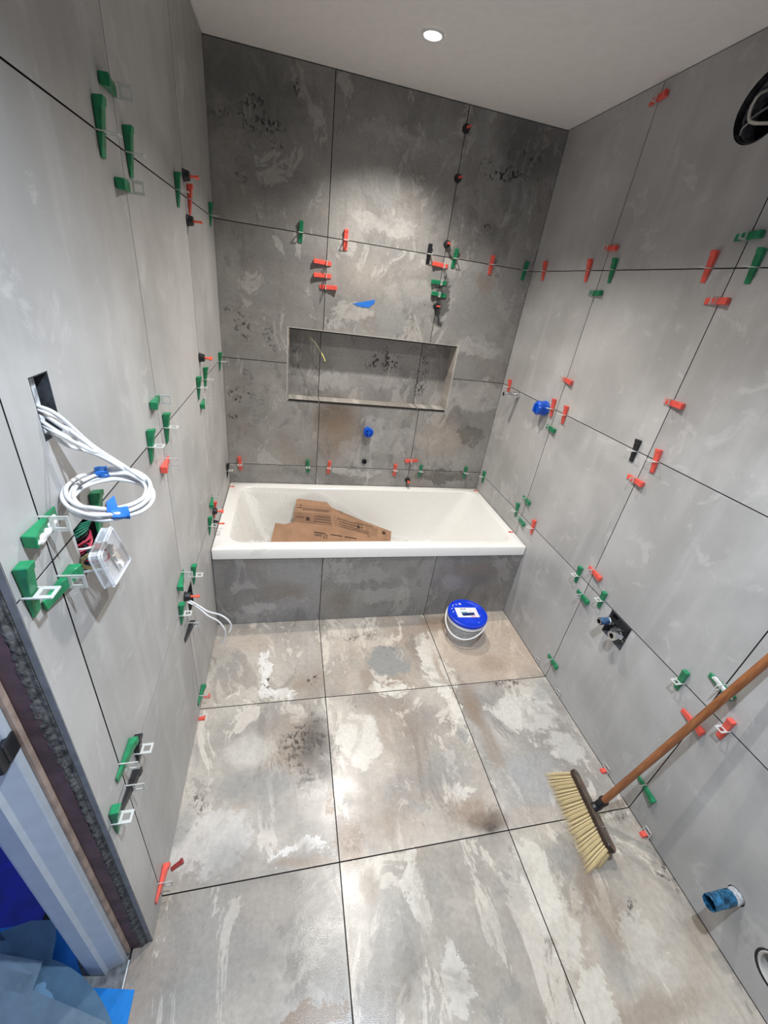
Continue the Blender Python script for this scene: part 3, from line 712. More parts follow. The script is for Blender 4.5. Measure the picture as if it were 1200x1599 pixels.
# downlights: trim ring, glowing lens and the lamp itself
def emit(name, col, s):
    k = NT(name)
    k.b.inputs['Base Color'].default_value = (0.8, 0.8, 0.8, 1)
    tc = k.n.new('ShaderNodeTexCoord').outputs['Object']
    k.put(k.b.inputs['Emission Color'], k.mix(k.noise(tc, 40), col, tuple(min(1, c * 1.05) for c in col)))
    k.b.inputs['Emission Strength'].default_value = s
    k.m.cycles.emission_sampling = 'NONE'
    return k.m
LENS = emit('lamp_lens', (0.95, 0.98, 1.0), 6.0)
LLAB = ['small glowing round ceiling downlight above the tub', 'round ceiling downlight over the middle of the floor', 'round ceiling downlight over the doorway end of the room']
for i, ((x, y), c, g) in enumerate(LAMPS):
    r = tag(empty('downlight', (x, y, H)), LLAB[i], 'downlight', 'ceiling downlights')
    lathe('trim_ring', [(0.030, -0.003), (0.032, -0.005), (0.040, -0.004), (0.042, -0.0002)], M['white'], r)
    lathe('lens', [(0.0005, -0.0035), (0.018, -0.0036), (0.0295, -0.003)], LENS, r)
    ld = bpy.data.lights.new('downlight_lamp', 'SPOT')
    ld.energy = LAMP_POWER * g; ld.color = c; ld.spot_size = math.radians(122); ld.spot_blend = 0.9; ld.shadow_soft_size = 0.022
    lo = bpy.data.objects.new('downlight_lamp', ld); COL.objects.link(lo)
    lo.parent = r; lo.location = (0, 0, -0.03)

# ------------------------------------------------------------------ doorway, frame and hall
hall = struct(box('floor_hall', (-1.30, -3.2, -0.12), (-0.30, -0.2, -0.012), flat('blue_floor_film', (0.004, 0.012, 0.30), 0.5, var=0.2)))
wh = struct(box('wall_hall', (-1.45, -3.2, 0), (-1.30, -0.2, 2.5), M['plaster']))
dr = struct(empty('door_1', (0, YD, 0)))
def dbox(n, lo, hi, m, par=dr, bev=0.0):
    bm = bmesh.new(); bm_box(bm, tuple(a - b for a, b in zip(lo, (0, YD, 0))), tuple(a - b for a, b in zip(hi, (0, YD, 0))), bev)
    return from_bm(n, bm, m, par)
wood = flat('old_brown_wood', (0.105, 0.062, 0.068), 0.75, var=0.3, scale=14, bump=0.4, bscale=60)
palew = flat('pale_wood', (0.40, 0.29, 0.235), 0.7, var=0.25, scale=25)
steel = flat('grey_white_frame_paint', (0.50, 0.545, 0.60), 0.45, var=0.04)
adh = flat('rough_adhesive', (0.09, 0.088, 0.085), 0.95, var=0.6, scale=90, bump=1.0, bscale=90)
dbox('adhesive_strip', (-0.024, YD - 0.004, 0.004), (-0.0115, YD + 0.02, DOORTOP), adh)
bm = bmesh.new(); rl = random.Random(5); prev = None                    # ragged adhesive bead beside the tile edge
for i in range(330):
    z = 0.006 + i * 0.0060
    a = -0.0135 + 0.0012 * math.sin(i * .21); b = -0.024 - 0.006 * max(0, math.sin(i * .043 + 1)) ** 2 + rl.uniform(-.0018, .0018)
    row = [bm.verts.new((x, -0.0035 - h - rl.uniform(0, .0022), z)) for x, h in ((a, -.004), (a * .7 + b * .3, .001), (a * .4 + b * .6, .004), (a * .1 + b * .9, .004), (b, -.002))]
    if prev:
        for q in range(4): bm.faces.new((prev[q], prev[q + 1], row[q + 1], row[q]))
    prev = row
from_bm('adhesive_bead', bm, adh, dr)
dbox('tile_edge', (-0.0105, YD - 0.0016, 0.004), (-0.0006, YD + 0.0005, DOORTOP), flat('grey_tile_edge', (0.20, 0.20, 0.205), 0.7, var=.15))
dbox('wood_lining', (-0.050, YD - 0.0085, 0.004), (-0.0235, YD + 0.02, DOORTOP), wood, bev=0.0015)
dbox('packing_strip', (-0.0575, YD - 0.018, 0.004), (-0.0505, YD + 0.02, DOORTOP), palew, bev=0.001)
jm = prism('jamb', [Vector((a, b, 0.0)) for a, b in ((-0.0490 - .009, 0.02), (-0.0490 - .009, -0.030), (-0.0520 - .009, -0.032), (-0.092, -0.040), (-0.098, -0.047), (-0.132, -0.042), (-0.142, -0.036), (-0.150, -0.02), (-0.150, 0.02))], (0, 0, DOORTOP), steel, dr)
bm = bmesh.new(); bm_box(bm, (-0.165, -0.060, 0.92), (-0.0565, -0.041, 0.972), 0.006)
hg = from_bm('hinge_plate', bm, M['black'], dr)
bm = bmesh.new(); bm_box(bm, (-0.0640, -0.046, 0.925), (-0.0545, -0.018, 0.967), 0.004); from_bm('hinge_leaf', bm, M['black'], hg)
bm = bmesh.new(); bm_box(bm, (-0.12, -0.0625, 0.942), (-0.108, -0.0595, 0.950), 0.001); from_bm('screw', bm, M['chrome'], hg)
dbox('threshold', (-0.298, YD2, -0.03), (-0.052, YD - 0.0, -0.004), flat('rough_screed', (0.20, 0.205, 0.21), 0.95, var=0.5, bump=1, bscale=60))
dbox('edge_strip', (-0.0505, YD2, -0.02), (-0.0475, YD - 0.028, 0.001), M['white'])

def curled_sheet(name, poly, z0, th, mat, label, lift):
    """Stiff underlay board: outline at floor level, edge curled up by lift(x, y)."""
    bm = bmesh.new()
    c = Vector((sum(p[0] for p in poly) / len(poly), sum(p[1] for p in poly) / len(poly), 0))
    rings = []
    for f in (1.0, 0.85, 0.65, 0.4, 0.15):
        ring = []
        for p in poly:
            q = c + (Vector((p[0], p[1], 0)) - c) * f
            ring.append(bm.verts.new((q.x, q.y, z0 + lift(q.x, q.y))))
        rings.append(ring)
    n = len(poly)
    for A, B_ in zip(rings, rings[1:]):
        for k in range(n): bm.faces.new((A[k], A[(k + 1) % n], B_[(k + 1) % n], B_[k]))
    bm.faces.new(rings[-1])
    bmesh.ops.solidify(bm, geom=bm.faces[:], thickness=th)
    o = from_bm(name, bm, mat, None, True, 0.8)
    return tag(o, label, 'sheet')
def arc(p, q, bulge, n=8):
    p, q = Vector((*p, 0)), Vector((*q, 0)); d = q - p; nrm = Vector((-d.y, d.x, 0))
    return [tuple((p + d * t + nrm * bulge * 4 * t * (1 - t))[:2]) for t in [i / n for i in range(n + 1)]]
bright = flat('bright_blue_foam', (0.0, 0.20, 0.62), 0.6, var=0.08)
greyb = flat('shaded_blue_grey_foam', (0.17, 0.30, 0.42), 0.75, var=0.06, bump=0.2, bscale=250)  # shadowed part of the sheet, its shade painted in as a darker tone
paleb = flat('lit_blue_grey_foam', (0.27, 0.37, 0.45), 0.75, var=0.06, bump=0.2, bscale=250)  # lit part of the sheet, painted in as a paler tone
tag(prism('underlay_sheet', [(-0.019, -1.9694, 0.0012), (-0.0165, -2.35, 0.0012), (-0.55, -2.35, 0.0012), (-0.55, -1.79, 0.0012), (-0.2425, -1.80, 0.0012), (-0.135, -1.945, 0.0012)][::-1], (0, 0, 0.003), bright),
    'bright blue foam sheet on the doorway floor, its corner reaching the floor tiles', 'sheet')
curled_sheet('underlay_sheet', [(-0.52, -1.80), (-0.3661, -1.8181), (-0.2994, -1.8108)] + arc((-0.245, -1.819), (-0.217, -1.8954), 0.10, 5) + arc((-0.2171, -1.8954), (-0.0400, -2.0282), 0.07, 8) + [(0.02, -2.12), (-0.08, -2.4), (-0.6, -2.4)], 0.045, 0.003, greyb,
             'blue-grey foam sheet with a curved edge, lying over the bright blue one', lambda x, y: 0.0 + 0.02 * math.sin(x * 9 + y * 5))
curled_sheet('underlay_sheet', [(-0.55, -1.82), (-0.326, -1.8754), (-0.2258, -1.9035), (-0.2255, -1.9504), (-0.1315, -1.9916), (-0.0459, -2.0307), (-0.05, -2.4), (-0.6, -2.4)], 0.088, 0.003, paleb,
             'pale grey-blue foam sheet on top of the pile in the doorway', lambda x, y: 0.0 + 0.008 * math.sin(x * 12))

# ------------------------------------------------------------------ bath panel and bathtub
PY, RY, RT, RB = -0.7135, -0.722, 0.4745, 0.4205
pn = tag(empty('bath_panel', (W / 2, PY, 0)), 'dark grey tiled panel under the front of the tub', 'panel')
box('panel_board', (0.002 - W / 2, 0.0125, 0.0), (W / 2 - 0.002, 0.03, RB - .004), M['grout'], pn)
for i, (u0, u1) in enumerate(cells([0.001, X1, X2, W - 0.001])):
    bm = plate_bm('B', u0, u1, 0.002, RB - 0.003, -0.012, 0.0, chamfer=0.0007)
    bmesh.ops.translate(bm, verts=bm.verts, vec=(-W / 2, 0, 0))
    o = from_bm('tile', bm, M['panel'], pn)
    o['toff'] = (TR.uniform(0, 40), TR.uniform(0, 40), TR.uniform(0, 40)); o['shade'] = ((1.05, 1.05, 1.07), (1.0, .98, .95), (.92, .90, .88))[i]

def rrect(x0, x1, y0, y1, r, z, nc=7, ns=6):
    pts = []
    cs = [(x1 - r, y1 - r, 0), (x0 + r, y1 - r, 90), (x0 + r, y0 + r, 180), (x1 - r, y0 + r, 270)]
    for i, (cx, cy, a0) in enumerate(cs):
        for k in range(nc):
            a = math.radians(a0 + 90 * k / (nc - 1)); pts.append(Vector((cx + r * math.cos(a), cy + r * math.sin(a), z)))
        nx, ny, na = cs[(i + 1) % 4]; a = math.radians(na)
        e = Vector((nx + r * math.cos(a), ny + r * math.sin(a), z)); s = pts[-1].copy()
        for k in range(1, ns): pts.append(s.lerp(e, k / ns))
    return pts
def loft(bm, loops, cap=False):
    R_ = [[bm.verts.new(p) for p in L] for L in loops]; n = len(R_[0])
    for A, B_ in zip(R_, R_[1:]):
        for k in range(n): bm.faces.new((A[k], A[(k + 1) % n], B_[(k + 1) % n], B_[k]))
    if cap: bm.faces.new(R_[-1])
BX0, BX1, BY1 = 0.003, W - 0.003, -0.004
IX0, IX1, IY0, IY1 = 0.062, W - 0.046, RY + 0.062, -0.052
tub = tag(empty('bathtub', (W / 2, RY / 2, 0)), 'white built-in bathtub along the back wall', 'bathtub')
T = Vector((-W / 2, -RY / 2, 0))
def tl(*a, **k): return [p + T for p in rrect(*a, **k)]
bm = bmesh.new()
loft(bm, [tl(BX0 + .012, BX1 - .012, RY + .012, BY1 - .002, .004, RB), tl(BX0, BX1, RY, BY1, .006, RB), tl(BX0, BX1, RY, BY1, .006, RT - .004), tl(BX0 + .003, BX1 - .003, RY + .003, BY1 - .003, .006, RT),
          tl(IX0, IX1, IY0, IY1, .075, RT), tl(IX0 + .003, IX1 - .003, IY0 + .003, IY1 - .003, .074, RT - .0015), tl(IX0 + .006, IX1 - .006, IY0 + .006, IY1 - .006, .072, RT - .006)])
from_bm('rim', bm, M['acryl'], tub, True, 0.9)
bm = bmesh.new()
bl = []
def inset(z):
    t = (RT - z) / (RT - 0.085)
    return (0.006 + 0.15 * t, 0.006 + 0.24 * t, 0.006 + 0.060 * t, 0.006 + 0.055 * t)
bl.append(tl(IX0 + .006, IX1 - .006, IY0 + .006, IY1 - .006, .072, RT - .006))
for z in (.42, .34, .26, .18, .13):
    a, b, c, d = inset(z); bl.append(tl(IX0 + a, IX1 - b, IY0 + c, IY1 - d, .08 + .03 * (RT - z), z))
for da, z in ((.015, .105), (.04, .092), (.07, .088)):
    a, b, c, d = inset(.13); bl.append(tl(IX0 + a + da, IX1 - b - da, IY0 + c + da, IY1 - d - da, .09, z))
loft(bm, bl, True)
from_bm('basin', bm, M['acryl'], tub, True, 0.9)
for sx in (0.10 - W / 2, W / 2 - .28):
    bm = bmesh.new(); bm_box(bm, (sx, -0.20, 0.0), (sx + .03, 0.20, 0.084)); from_bm('support_foot', bm, M['white'], tub)

# protective film lining the basin
film_m = clear('clear_film', (0.95, 0.94, 0.90), 0.26, 0.12)
bm = bmesh.new(); rf = random.Random(3)
fx = [0.10 + i * 0.022 for i in range(49)]
fold = [rf.uniform(-1, 1) for _ in range(200)]
prev = None
for i, x in enumerate(fx):
    zt = 0.452 if x < 0.56 else max(0.135, 0.452 - (x - 0.56) * 0.62)
    if x < 0.2: zt = 0.455
    row = []
    nt = 22
    for j in range(nt + 1):
        t = j / nt
        if t < 0.6:
            z = zt + (0.125 - zt) * (t / 0.6)
            a, b, c, d = inset(z); y = IY1 - d
        else:
            z = 0.118; a, b, c, d = inset(0.13); y = (IY1 - d) - (t - 0.6) / 0.4 * 0.42
        wob = 0.012 + 0.006 * math.sin(x * 21 + t * 9) + 0.003 * math.sin(x * 37 - t * 13) + 0.006 * max(0, math.sin(x * 16 + t * 21)) ** 6
        a0, b0, _, _ = inset(z)
        xx = max(x, IX0 + a0 + 0.006 + 0.4 * max(0, 0.14 - x) + (0.02 * math.sin(t * 12) if i < 2 else 0))
        row.append(bm.verts.new((xx, y - wob * (1 if t < .6 else .2), z + (wob * 0.9 if t > .45 else 0))))
    if prev:
        for j in range(nt): bm.faces.new((prev[j], prev[j + 1], row[j + 1], row[j]))
    prev = row
# left end lining and the flap over the front rim
prev = None
for i in range(12):
    y = -0.09 - i * 0.052
    row = []
    for j in range(12):
        t = j / 11; z = 0.466 + (0.14 - 0.466) * t
        a, b, c, d = inset(z)
        wob = 0.008 + 0.006 * math.sin(y * 40 + t * 7) + 0.004 * math.sin(t * 30 + y * 13)
        yy = min(max(y, IY0 + c + 0.012), IY1 - d - 0.012)
        row.append(bm.verts.new((IX0 + a + wob, yy, z)))
    if prev:
        for j in range(11): bm.faces.new((prev[j], prev[j + 1], row[j + 1], row[j]))
    prev = row
prev = None
for i in range(14):
    x = 0.175 + i * 0.0052 + 0.0
    prof = [(IY0 + 0.045, 0.30), (IY0 + 0.03, 0.38), (IY0 + 0.016, 0.45), (IY0 + 0.004, 0.481), (IY0 - 0.02, 0.479), (RY + 0.02, 0.4785), (RY + 0.003, 0.478), (RY - 0.004, 0.473), (RY - 0.005, 0.460), (RY - 0.006, 0.447)]
    row = [bm.verts.new((x + 0.012 * math.sin(k * 1.3) + (0.01 - k * 0.004) * (i / 13 - .5), y - 0.002 * math.sin(i * 1.7), z + 0.003 * abs(math.sin(i * 1.9 + k)))) for k, (y, z) in enumerate(prof)]
    if prev:
        for j in range(len(prof) - 1): bm.faces.new((prev[j], prev[j + 1], row[j + 1], row[j]))
    prev = row
fo = from_bm('protective_film', bm, film_m, None, True, 1.2)
tag(fo, 'clear crinkled plastic film lining the left half of the tub', 'film')

# flattened cardboard box leaning in the tub
card = flat('brown_cardboard', (0.36, 0.205, 0.12), 0.85, var=0.10, scale=12)
card2 = flat('dark_brown_cardboard', (0.25, 0.14, 0.085), 0.85, var=0.12, scale=14)  # darker cardboard tone for one band and the crease strips
ink = flat('dark_brown_ink', (0.055, 0.032, 0.022), 0.9)
ca = Vector((0, -0.12, 0.42)); cb = Vector((0, -0.40, 0.10)); cdn = (cb - ca).normalized(); cn = Vector((0, cdn.z, -cdn.y)).normalized()
if cn.y > 0: cn = -cn
def cp(x, s, o=0.0): return ca + Vector((x, 0, 0)) + cdn * s + cn * o     # x across, s down the sheet
cb_ = tag(empty('cardboard_box', cp(0.6, 0.3)), 'flattened brown cardboard box with print, leaning inside the tub', 'box')
CL = cp(0.6, 0.3)
def cpoly(pts, o): return [cp(x, s, o) - CL for x, s in pts]
def S(z): return (0.42 - z) / (0.32) * math.hypot(0.28, 0.32)
up = [(0.3935, S(.4231)), (0.4127, S(.4264)), (0.5804, S(.4119)), (0.6039, S(.3892)), (0.6554, S(.3713)), (0.7153, S(.3534)), (0.7876, S(.3292)), (0.8975, S(.2988)), (0.985, S(.2742)), (0.968, S(.17)), (0.33, S(.18)), (0.3757, S(.3064))]
prism('back_panel', cpoly(up, 0.0), cn * 0.0045, card, cb_)
lo_ = [(0.2711, S(.3119)), (0.3269, S(.3062)), (0.3718, S(.3152)), (0.378, S(.304)), (0.5363, S(.286)), (0.8335, S(.2437)), (0.95, S(.226)), (0.93, S(.13)), (0.225, S(.14))]
fp = prism('front_flap', cpoly(lo_, 0.0065), cn * 0.0045, card, cb_)
def strip(par, name, x0, s0, x1, s1, w, o, mat):
    d = Vector((x1 - x0, s1 - s0)).normalized(); n_ = Vector((-d.y, d.x)) * w / 2
    prism(name, cpoly([(x0 - n_.x, s0 - n_.y), (x1 - n_.x, s1 - n_.y), (x1 + n_.x, s1 + n_.y), (x0 + n_.x, s0 + n_.y)], o), cn * 0.0004, mat, par)
bp = [c for c in cb_.children if c.name.startswith('back_panel')][0]
# printed band, crease and small-print lines on the back panel
q = [(0.381, S(.366)), (0.60, S(.352)), (0.61, S(.300)), (0.377, S(.318))]
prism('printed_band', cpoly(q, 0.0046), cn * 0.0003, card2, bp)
q = [(0.615, S(.350)), (0.90, S(.287)), (0.885, S(.248)), (0.622, S(.298))]
prism('printed_band', cpoly(q, 0.0046), cn * 0.0003, flat('brown_cardboard_light_print', (0.30, 0.17, 0.10), 0.85, var=0.15, scale=40), bp)
for (x0, z0, x1, z1) in ((.395, .386, .60, .372), (.43, .376, .59, .366), (.50, .345, .60, .337), (.50, .333, .60, .325), (.39, .342, .44, .339), (.50, .322, .60, .312),
                         (.64, .335, .80, .302), (.65, .322, .80, .290), (.65, .309, .84, .270), (.66, .298, .84, .262), (.76, .318, .86, .296)):
    strip(bp, 'print_line', x0, S(z0), x1, S(z1), 0.0035, 0.0050, ink)
for (x, z, w, h) in ((.452, .342, .022, .022), (.765, .304, .016, .018), (.925, .276, .02, .02)):
    prism('print_symbol', cpoly([(x, S(z)), (x + w, S(z - .003)), (x + w, S(z - .003) + h), (x, S(z) + h)], 0.0050), cn * 0.0004, ink, bp)
for (x0, z0, x1, z1) in ((.388, .398, .60, .383), (.605, .375, .61, .30), (.60, .383, .80, .325), (.898, .296, .886, .24), (.955, .284, .945, .23)):
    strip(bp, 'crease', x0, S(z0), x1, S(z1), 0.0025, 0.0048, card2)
for (x0, z0, x1, z1) in ((.50, .2705, .57, .262), (.60, .259, .67, .2505), (.685, .2485, .76, .239)):
    strip(fp, 'print_line', x0, S(z0), x1, S(z1), 0.006, 0.0112, ink)
def text_mesh(txt, size, bold=0.0):
    cu = bpy.data.curves.new('lettering', 'FONT'); cu.body = txt; cu.size = size; cu.offset = bold; cu.extrude = 0.0002; cu.resolution_u = 2
    ob = bpy.data.objects.new('lettering', cu); COL.objects.link(ob)
    dg = bpy.context.evaluated_depsgraph_get(); me = bpy.data.meshes.new_from_object(ob.evaluated_get(dg))
    bpy.data.objects.remove(ob); return me
def lettering(txt, size, mat4, mat, par, bold=0.0):
    me = text_mesh(txt, size, bold); me.transform(mat4); me.materials.clear()
    return link('lettering', me, mat, par)
ex = Vector((1, 0, 0)); ey = -cdn; ang = math.radians(-9)
exr = ex * math.cos(ang) + ey * math.sin(ang); eyr = -ex * math.sin(ang) + ey * math.cos(ang)
mm = Matrix((exr, eyr, cn)).transposed().to_4x4()
flip = Matrix.Rotation(math.pi, 4, 'Z')
lettering('27 mm', 0.03, Matrix.Translation(cp(0.585, S(.246) - .012, 0.0113) - CL) @ mm @ flip, ink, fp, 0.0004)
lettering('7.5', 0.022, Matrix.Translation(cp(0.65, S(.362), 0.0052) - CL) @ mm, ink, bp)
lettering('71', 0.022, Matrix.Translation(cp(0.85, S(.258), 0.0052) - CL) @ mm @ flip, ink, bp)
lettering('7', 0.03, Matrix.Translation(cp(0.41, S(.385), 0.0052) - CL) @ mm, ink, bp)

# ------------------------------------------------------------------ levelling wedges and caps
AX = {'B': (Vector((1, 0, 0)), Vector((0, -1, 0))), 'L': (Vector((0, 1, 0)), Vector((1, 0, 0))), 'R': (Vector((0, 1, 0)), Vector((-1, 0, 0)))}
def wedge_mesh():
    bm = bmesh.new(); L = 0.088; w = 0.0095
    prof = [(-L / 2, 0.0008), (-L / 2, 0.0035), (0.0, 0.0105), (0.030, 0.0150), (0.0325, 0.0172), (L / 2 - 0.001, 0.0188), (L / 2, 0.0175), (L / 2 - .002, 0.0008)]
    bm_prism(bm, [(x, -w, z) for x, z in prof], (0, 2 * w, 0))
    bmesh.ops.recalc_face_normals(bm, faces=bm.faces)
    es = [e for e in bm.edges if len(e.link_faces) == 2 and e.calc_face_angle(0) > 0.5]
    bmesh.ops.bevel(bm, geom=es, offset=0.0011, segments=1, affect='EDGES')
    # hollow on top of the body
    me = bpy.data.meshes.new('wedge'); bmesh.ops.recalc_face_normals(bm, faces=bm.faces); bm.to_mesh(me); bm.free(); return me
def clip_mesh():
    bm = bmesh.new(); t = 0.0011
    def b(y0, y1, z0, z1): bm_box(bm, (-t, y0, z0), (t, y1, z1), 0.0003)
    b(-0.0125, -0.0100, -0.009, 0.0145); b(0.0100, 0.0125, -0.009, 0.0145)
    b(-0.0125, 0.0125, 0.0115, 0.0165); b(-0.0125, -0.0065, 0.0165, 0.0330); b(0.0065, 0.0125, 0.0165, 0.0330); b(-0.0125, 0.0125, 0.0310, 0.0355); b(-0.012, 0.012, -0.0095, -0.0075)
    me = bpy.data.meshes.new('clip'); bmesh.ops.recalc_face_normals(bm, faces=bm.faces); bm.to_mesh(me); bm.free(); return me
WM_ = {}
for c in ('red', 'green', 'black'):
    WM_[c] = wedge_mesh(); WM_[c].materials.append(M[c])
CM = clip_mesh(); CM.materials.append(M['clip'])
rw = random.Random(21)
for wl, k, c, a, z, off, thick, lab in WEDGES:
    along, nrm = AX[wl]
    d = (Vector((0, 0, 1)) if k == 'v' else along) * thick
    tilt = math.radians(rw.uniform(-4, 4))
    side = nrm.cross(d)
    d2 = d * math.cos(tilt) + side * math.sin(tilt)
    rot = Matrix((d2, nrm.cross(d2), nrm)).transposed()
    p = MAPS[wl](a, z, 0.0006)
    r = tag(empty('levelling_wedge', p, rot), lab, 'wedge', 'tile levelling wedges')
    o = link('wedge', WM_[c], None, r)
    # the wedge slides in its clip: across seams by the measured slide
    s = off * thick if k == 'h' else rw.uniform(-0.004, 0.006)
    o.location = (s, 0, 0)
    lift_ = 0.0; o.location.z = lift_
    q = link('clip', CM, None, r)
    q.rotation_euler = (0, 0, -tilt)
    if 'mortar' in lab:
        bm = bmesh.new(); rm = random.Random(len(lab))
        for i in range(26):
            x = rm.uniform(-0.030, 0.040)
            zt = 0.0035 + (x + 0.044) * 0.16 if x < 0.030 else 0.0180
            bmesh.ops.create_icosphere(bm, subdivisions=2, radius=rm.uniform(0.003, 0.0065),
                                       matrix=Matrix.Translation((x + s, rm.uniform(0.000, 0.009), zt)) @ Matrix.Diagonal((1.6, 1, .5, 1)))
        from_bm('mortar_smear', bm, M['mortar'], r, True, 1.5)
cap_me = None
for wl, a, z, c, lab in CAPS:
    along, nrm = AX[wl]
    rot = Matrix((Vector((0, 0, 1)).cross(nrm), Vector((0, 0, 1)), nrm)).transposed()
    tl_ = Matrix.Rotation(math.radians(rw.uniform(-25, 25)), 3, 'Z')
    r = tag(empty('tile_leveller', MAPS[wl](a, z, 0.0006), rot @ tl_), lab, 'leveller', 'round tile levellers')
    if cap_me is None:
        o = lathe('cap', [(0.0175, 0.0), (0.0178, 0.003), (0.0160, 0.0045), (0.0140, 0.016), (0.0135, 0.0185), (0.0105, 0.0195), (0.0045, 0.0195)], M['black'], r, 24, None, True, True)
        cap_me = o.data
        bm = bmesh.new()
        bm_lathe(bm, [(0.0042, 0.018), (0.0036, 0.026), (0.0034, 0.038)], 10, None, True, True)
        bm_box(bm, (-0.010, -0.0028, 0.036), (0.010, 0.0028, 0.047), 0.0016)
        bm_box(bm, (-0.0045, -0.0022, 0.024), (0.0045, 0.0022, 0.038), 0.001)
        pin_me = from_bm('pin', bm, M['pin'], r, True, 0.5).data
    else:
        link('cap', cap_me, None, r); link('pin', pin_me, None, r)

# clips and shims along the floor edge and the tub rim
def floor_clip(loc, label, red):
    r = tag(empty('floor_clip', loc), label, 'clip', 'clips along the floor edge')
    bm = bmesh.new()
    for lo, hi in (((-.0012, -.016, 0), (.0012, -.0125, .036)), ((-.0012, .0125, 0), (.0012, .016, .036)), ((-.0012, -.016, .031), (.0012, .016, .036)), ((-.0012, -.016, .014), (.0012, .016, .018))):
        bm_box(bm, lo, hi, 0.0004)
    from_bm('clip', bm, M['clip'], r)
    if red:
        bm = bmesh.new(); bm_prism(bm, [(-.020, -.008, .0008), (.004, -.009, .0008), (.004, -.009, .014), (-.014, -.008, .011)], (0, .017, 0))
        bmesh.ops.bevel(bm, geom=bm.edges[:], offset=.0012, segments=1, affect='EDGES')
        from_bm('wedge_tip', bm, M['red'], r)
floor_clip((W - 0.006, -1.655, 0), 'red-tipped floor clip at the right wall, beyond the broom head', True)
floor_clip((W - 0.006, -1.878, 0), 'red-tipped floor clip at the right wall, nearer than the broom head', True)
floor_clip((W - 0.005, -1.105, 0), 'empty milky floor clip at the right wall, just beyond the middle seam', False)
floor_clip((W - 0.005, -1.300, 0), 'empty milky floor clip at the right wall, just nearer than the middle seam', False)
def shim(loc, size, label, mat='red', rz=0):
    r = empty('shim', loc); r.rotation_euler = (0, 0, rz)
    tag(r, label, 'shim', 'small plastic shims')
    sx, sy, sz = size
    bm = bmesh.new(); bm_prism(bm, [(-sx, -sy, 0), (sx, -sy, 0), (sx, -sy, sz), (-sx, -sy, sz * .4)], (0, 2 * sy, 0))
    bmesh.ops.bevel(bm, geom=bm.edges[:], offset=min(size) * .15, segments=1, affect='EDGES')
    from_bm('shim_body', bm, M[mat], r)
    bm = bmesh.new(); bm_box(bm, (sx * .55, -sy * 1.15, 0), (sx * .95, sy * 1.15, sz * 1.2), min(size) * .1); from_bm('shim_stop', bm, M[mat], r)
shim((0.018, -0.068, RT), (.014, .0035, .005), 'small red shim on the tub rim, left back corner')
shim((W - 0.018, -0.0395, RT), (.014, .0035, .005), 'small red shim on the tub rim, right back corner', 'red', math.pi)
shim((W - 0.022, -0.574, RT), (.015, .0035, .006), 'small red shim on the tub rim, right front end', 'red', math.pi)
shim((0.016, -1.137, 0), (.012, .007, .012), 'red shim poking out under the left wall, beyond the green wedge')
shim((0.013, -1.237, 0), (.012, .007, .010), 'red shim poking out under the left wall, nearer than the green wedge')
shim((0.026, -1.722, 0), (.018, .006, .010), 'dark red shim on the floor by the bright red wedge', 'maroon', 0.5)

# ------------------------------------------------------------------ back wall fittings
RB_ = Matrix.Rotation(math.radians(90), 4, 'X')          # lathe axis -> towards the room (-y)
pg = tag(empty('pipe_plug', (0.810, 0, 0.847)), 'blue round pipe plug on the back wall under the niche', 'plug')
pg.scale = (1.35, 1.0, 1.35)
lathe('plug_body', [(0.0165, -0.01), (0.0165, 0.030), (0.0215, 0.032), (0.0225, 0.046), (0.0205, 0.052), (0.015, 0.0535), (0.013, 0.046), (0.002, 0.046)], M['blue'], pg, 28, RB_, False, True)
bm = bmesh.new(); bm_box(bm, (-0.0035, -0.064, -0.012), (0.0035, -0.045, 0.012), 0.001); bm_box(bm, (-0.012, -0.058, -0.0025), (0.012, -0.045, 0.0025), 0.001)
from_bm('plug_key', bm, M['blue'], pg)
p2 = tag(empty('screw_plug', (0.811, 0, 0.645)), 'small black round plug low on the back wall above the tub', 'plug')
p2.scale = (1.3, 1.2, 1.3)
lathe('plug_ring', [(0.0095, -0.01), (0.0115, 0.0), (0.0125, 0.005), (0.0115, 0.010), (0.0085, 0.011), (0.008, 0.004), (0.001, 0.004)], M['black'], p2, 24, RB_, False, True)
bm = bmesh.new(); bm_box(bm, (-0.007, -0.008, -0.0015), (0.007, -0.0035, 0.0015), 0.0005); from_bm('plug_slot', bm, M['dark'], p2)
tp = prism('tape_scrap', [(0.6599, -0.0008, 1.523), (0.712, -0.0008, 1.511), (0.7493, -0.0008, 1.5153), (0.7742, -0.0010, 1.5394), (0.7759, -0.0012, 1.5547), (0.716, -0.0008, 1.5386)], (0, -0.0007, 0), M['tape'])
tag(tp, 'torn strip of blue tape stuck on the back wall above the niche', 'tape')
wr = tag(empty('niche_wire', (0.378, 0.07, 1.372)), 'thin yellowish wire hanging from the top of the niche', 'wire')
tube('wire', [(0.0, 0.0, 0.0), (0.03, -0.02, -0.010), (0.065, -0.045, -0.032), (0.105, -0.06, -0.070), (0.135, -0.07, -0.112)], 0.0016, flat('dull_yellow_sheath', (0.33, 0.30, 0.16), 0.5), wr, 6)
tube('wire_tip', [(0.133, -0.0695, -0.108), (0.145, -0.072, -0.126), (0.155, -0.074, -0.148)], 0.0032, flat('bright_yellow_sleeve', (0.75, 0.68, 0.22), 0.45), wr, 8)

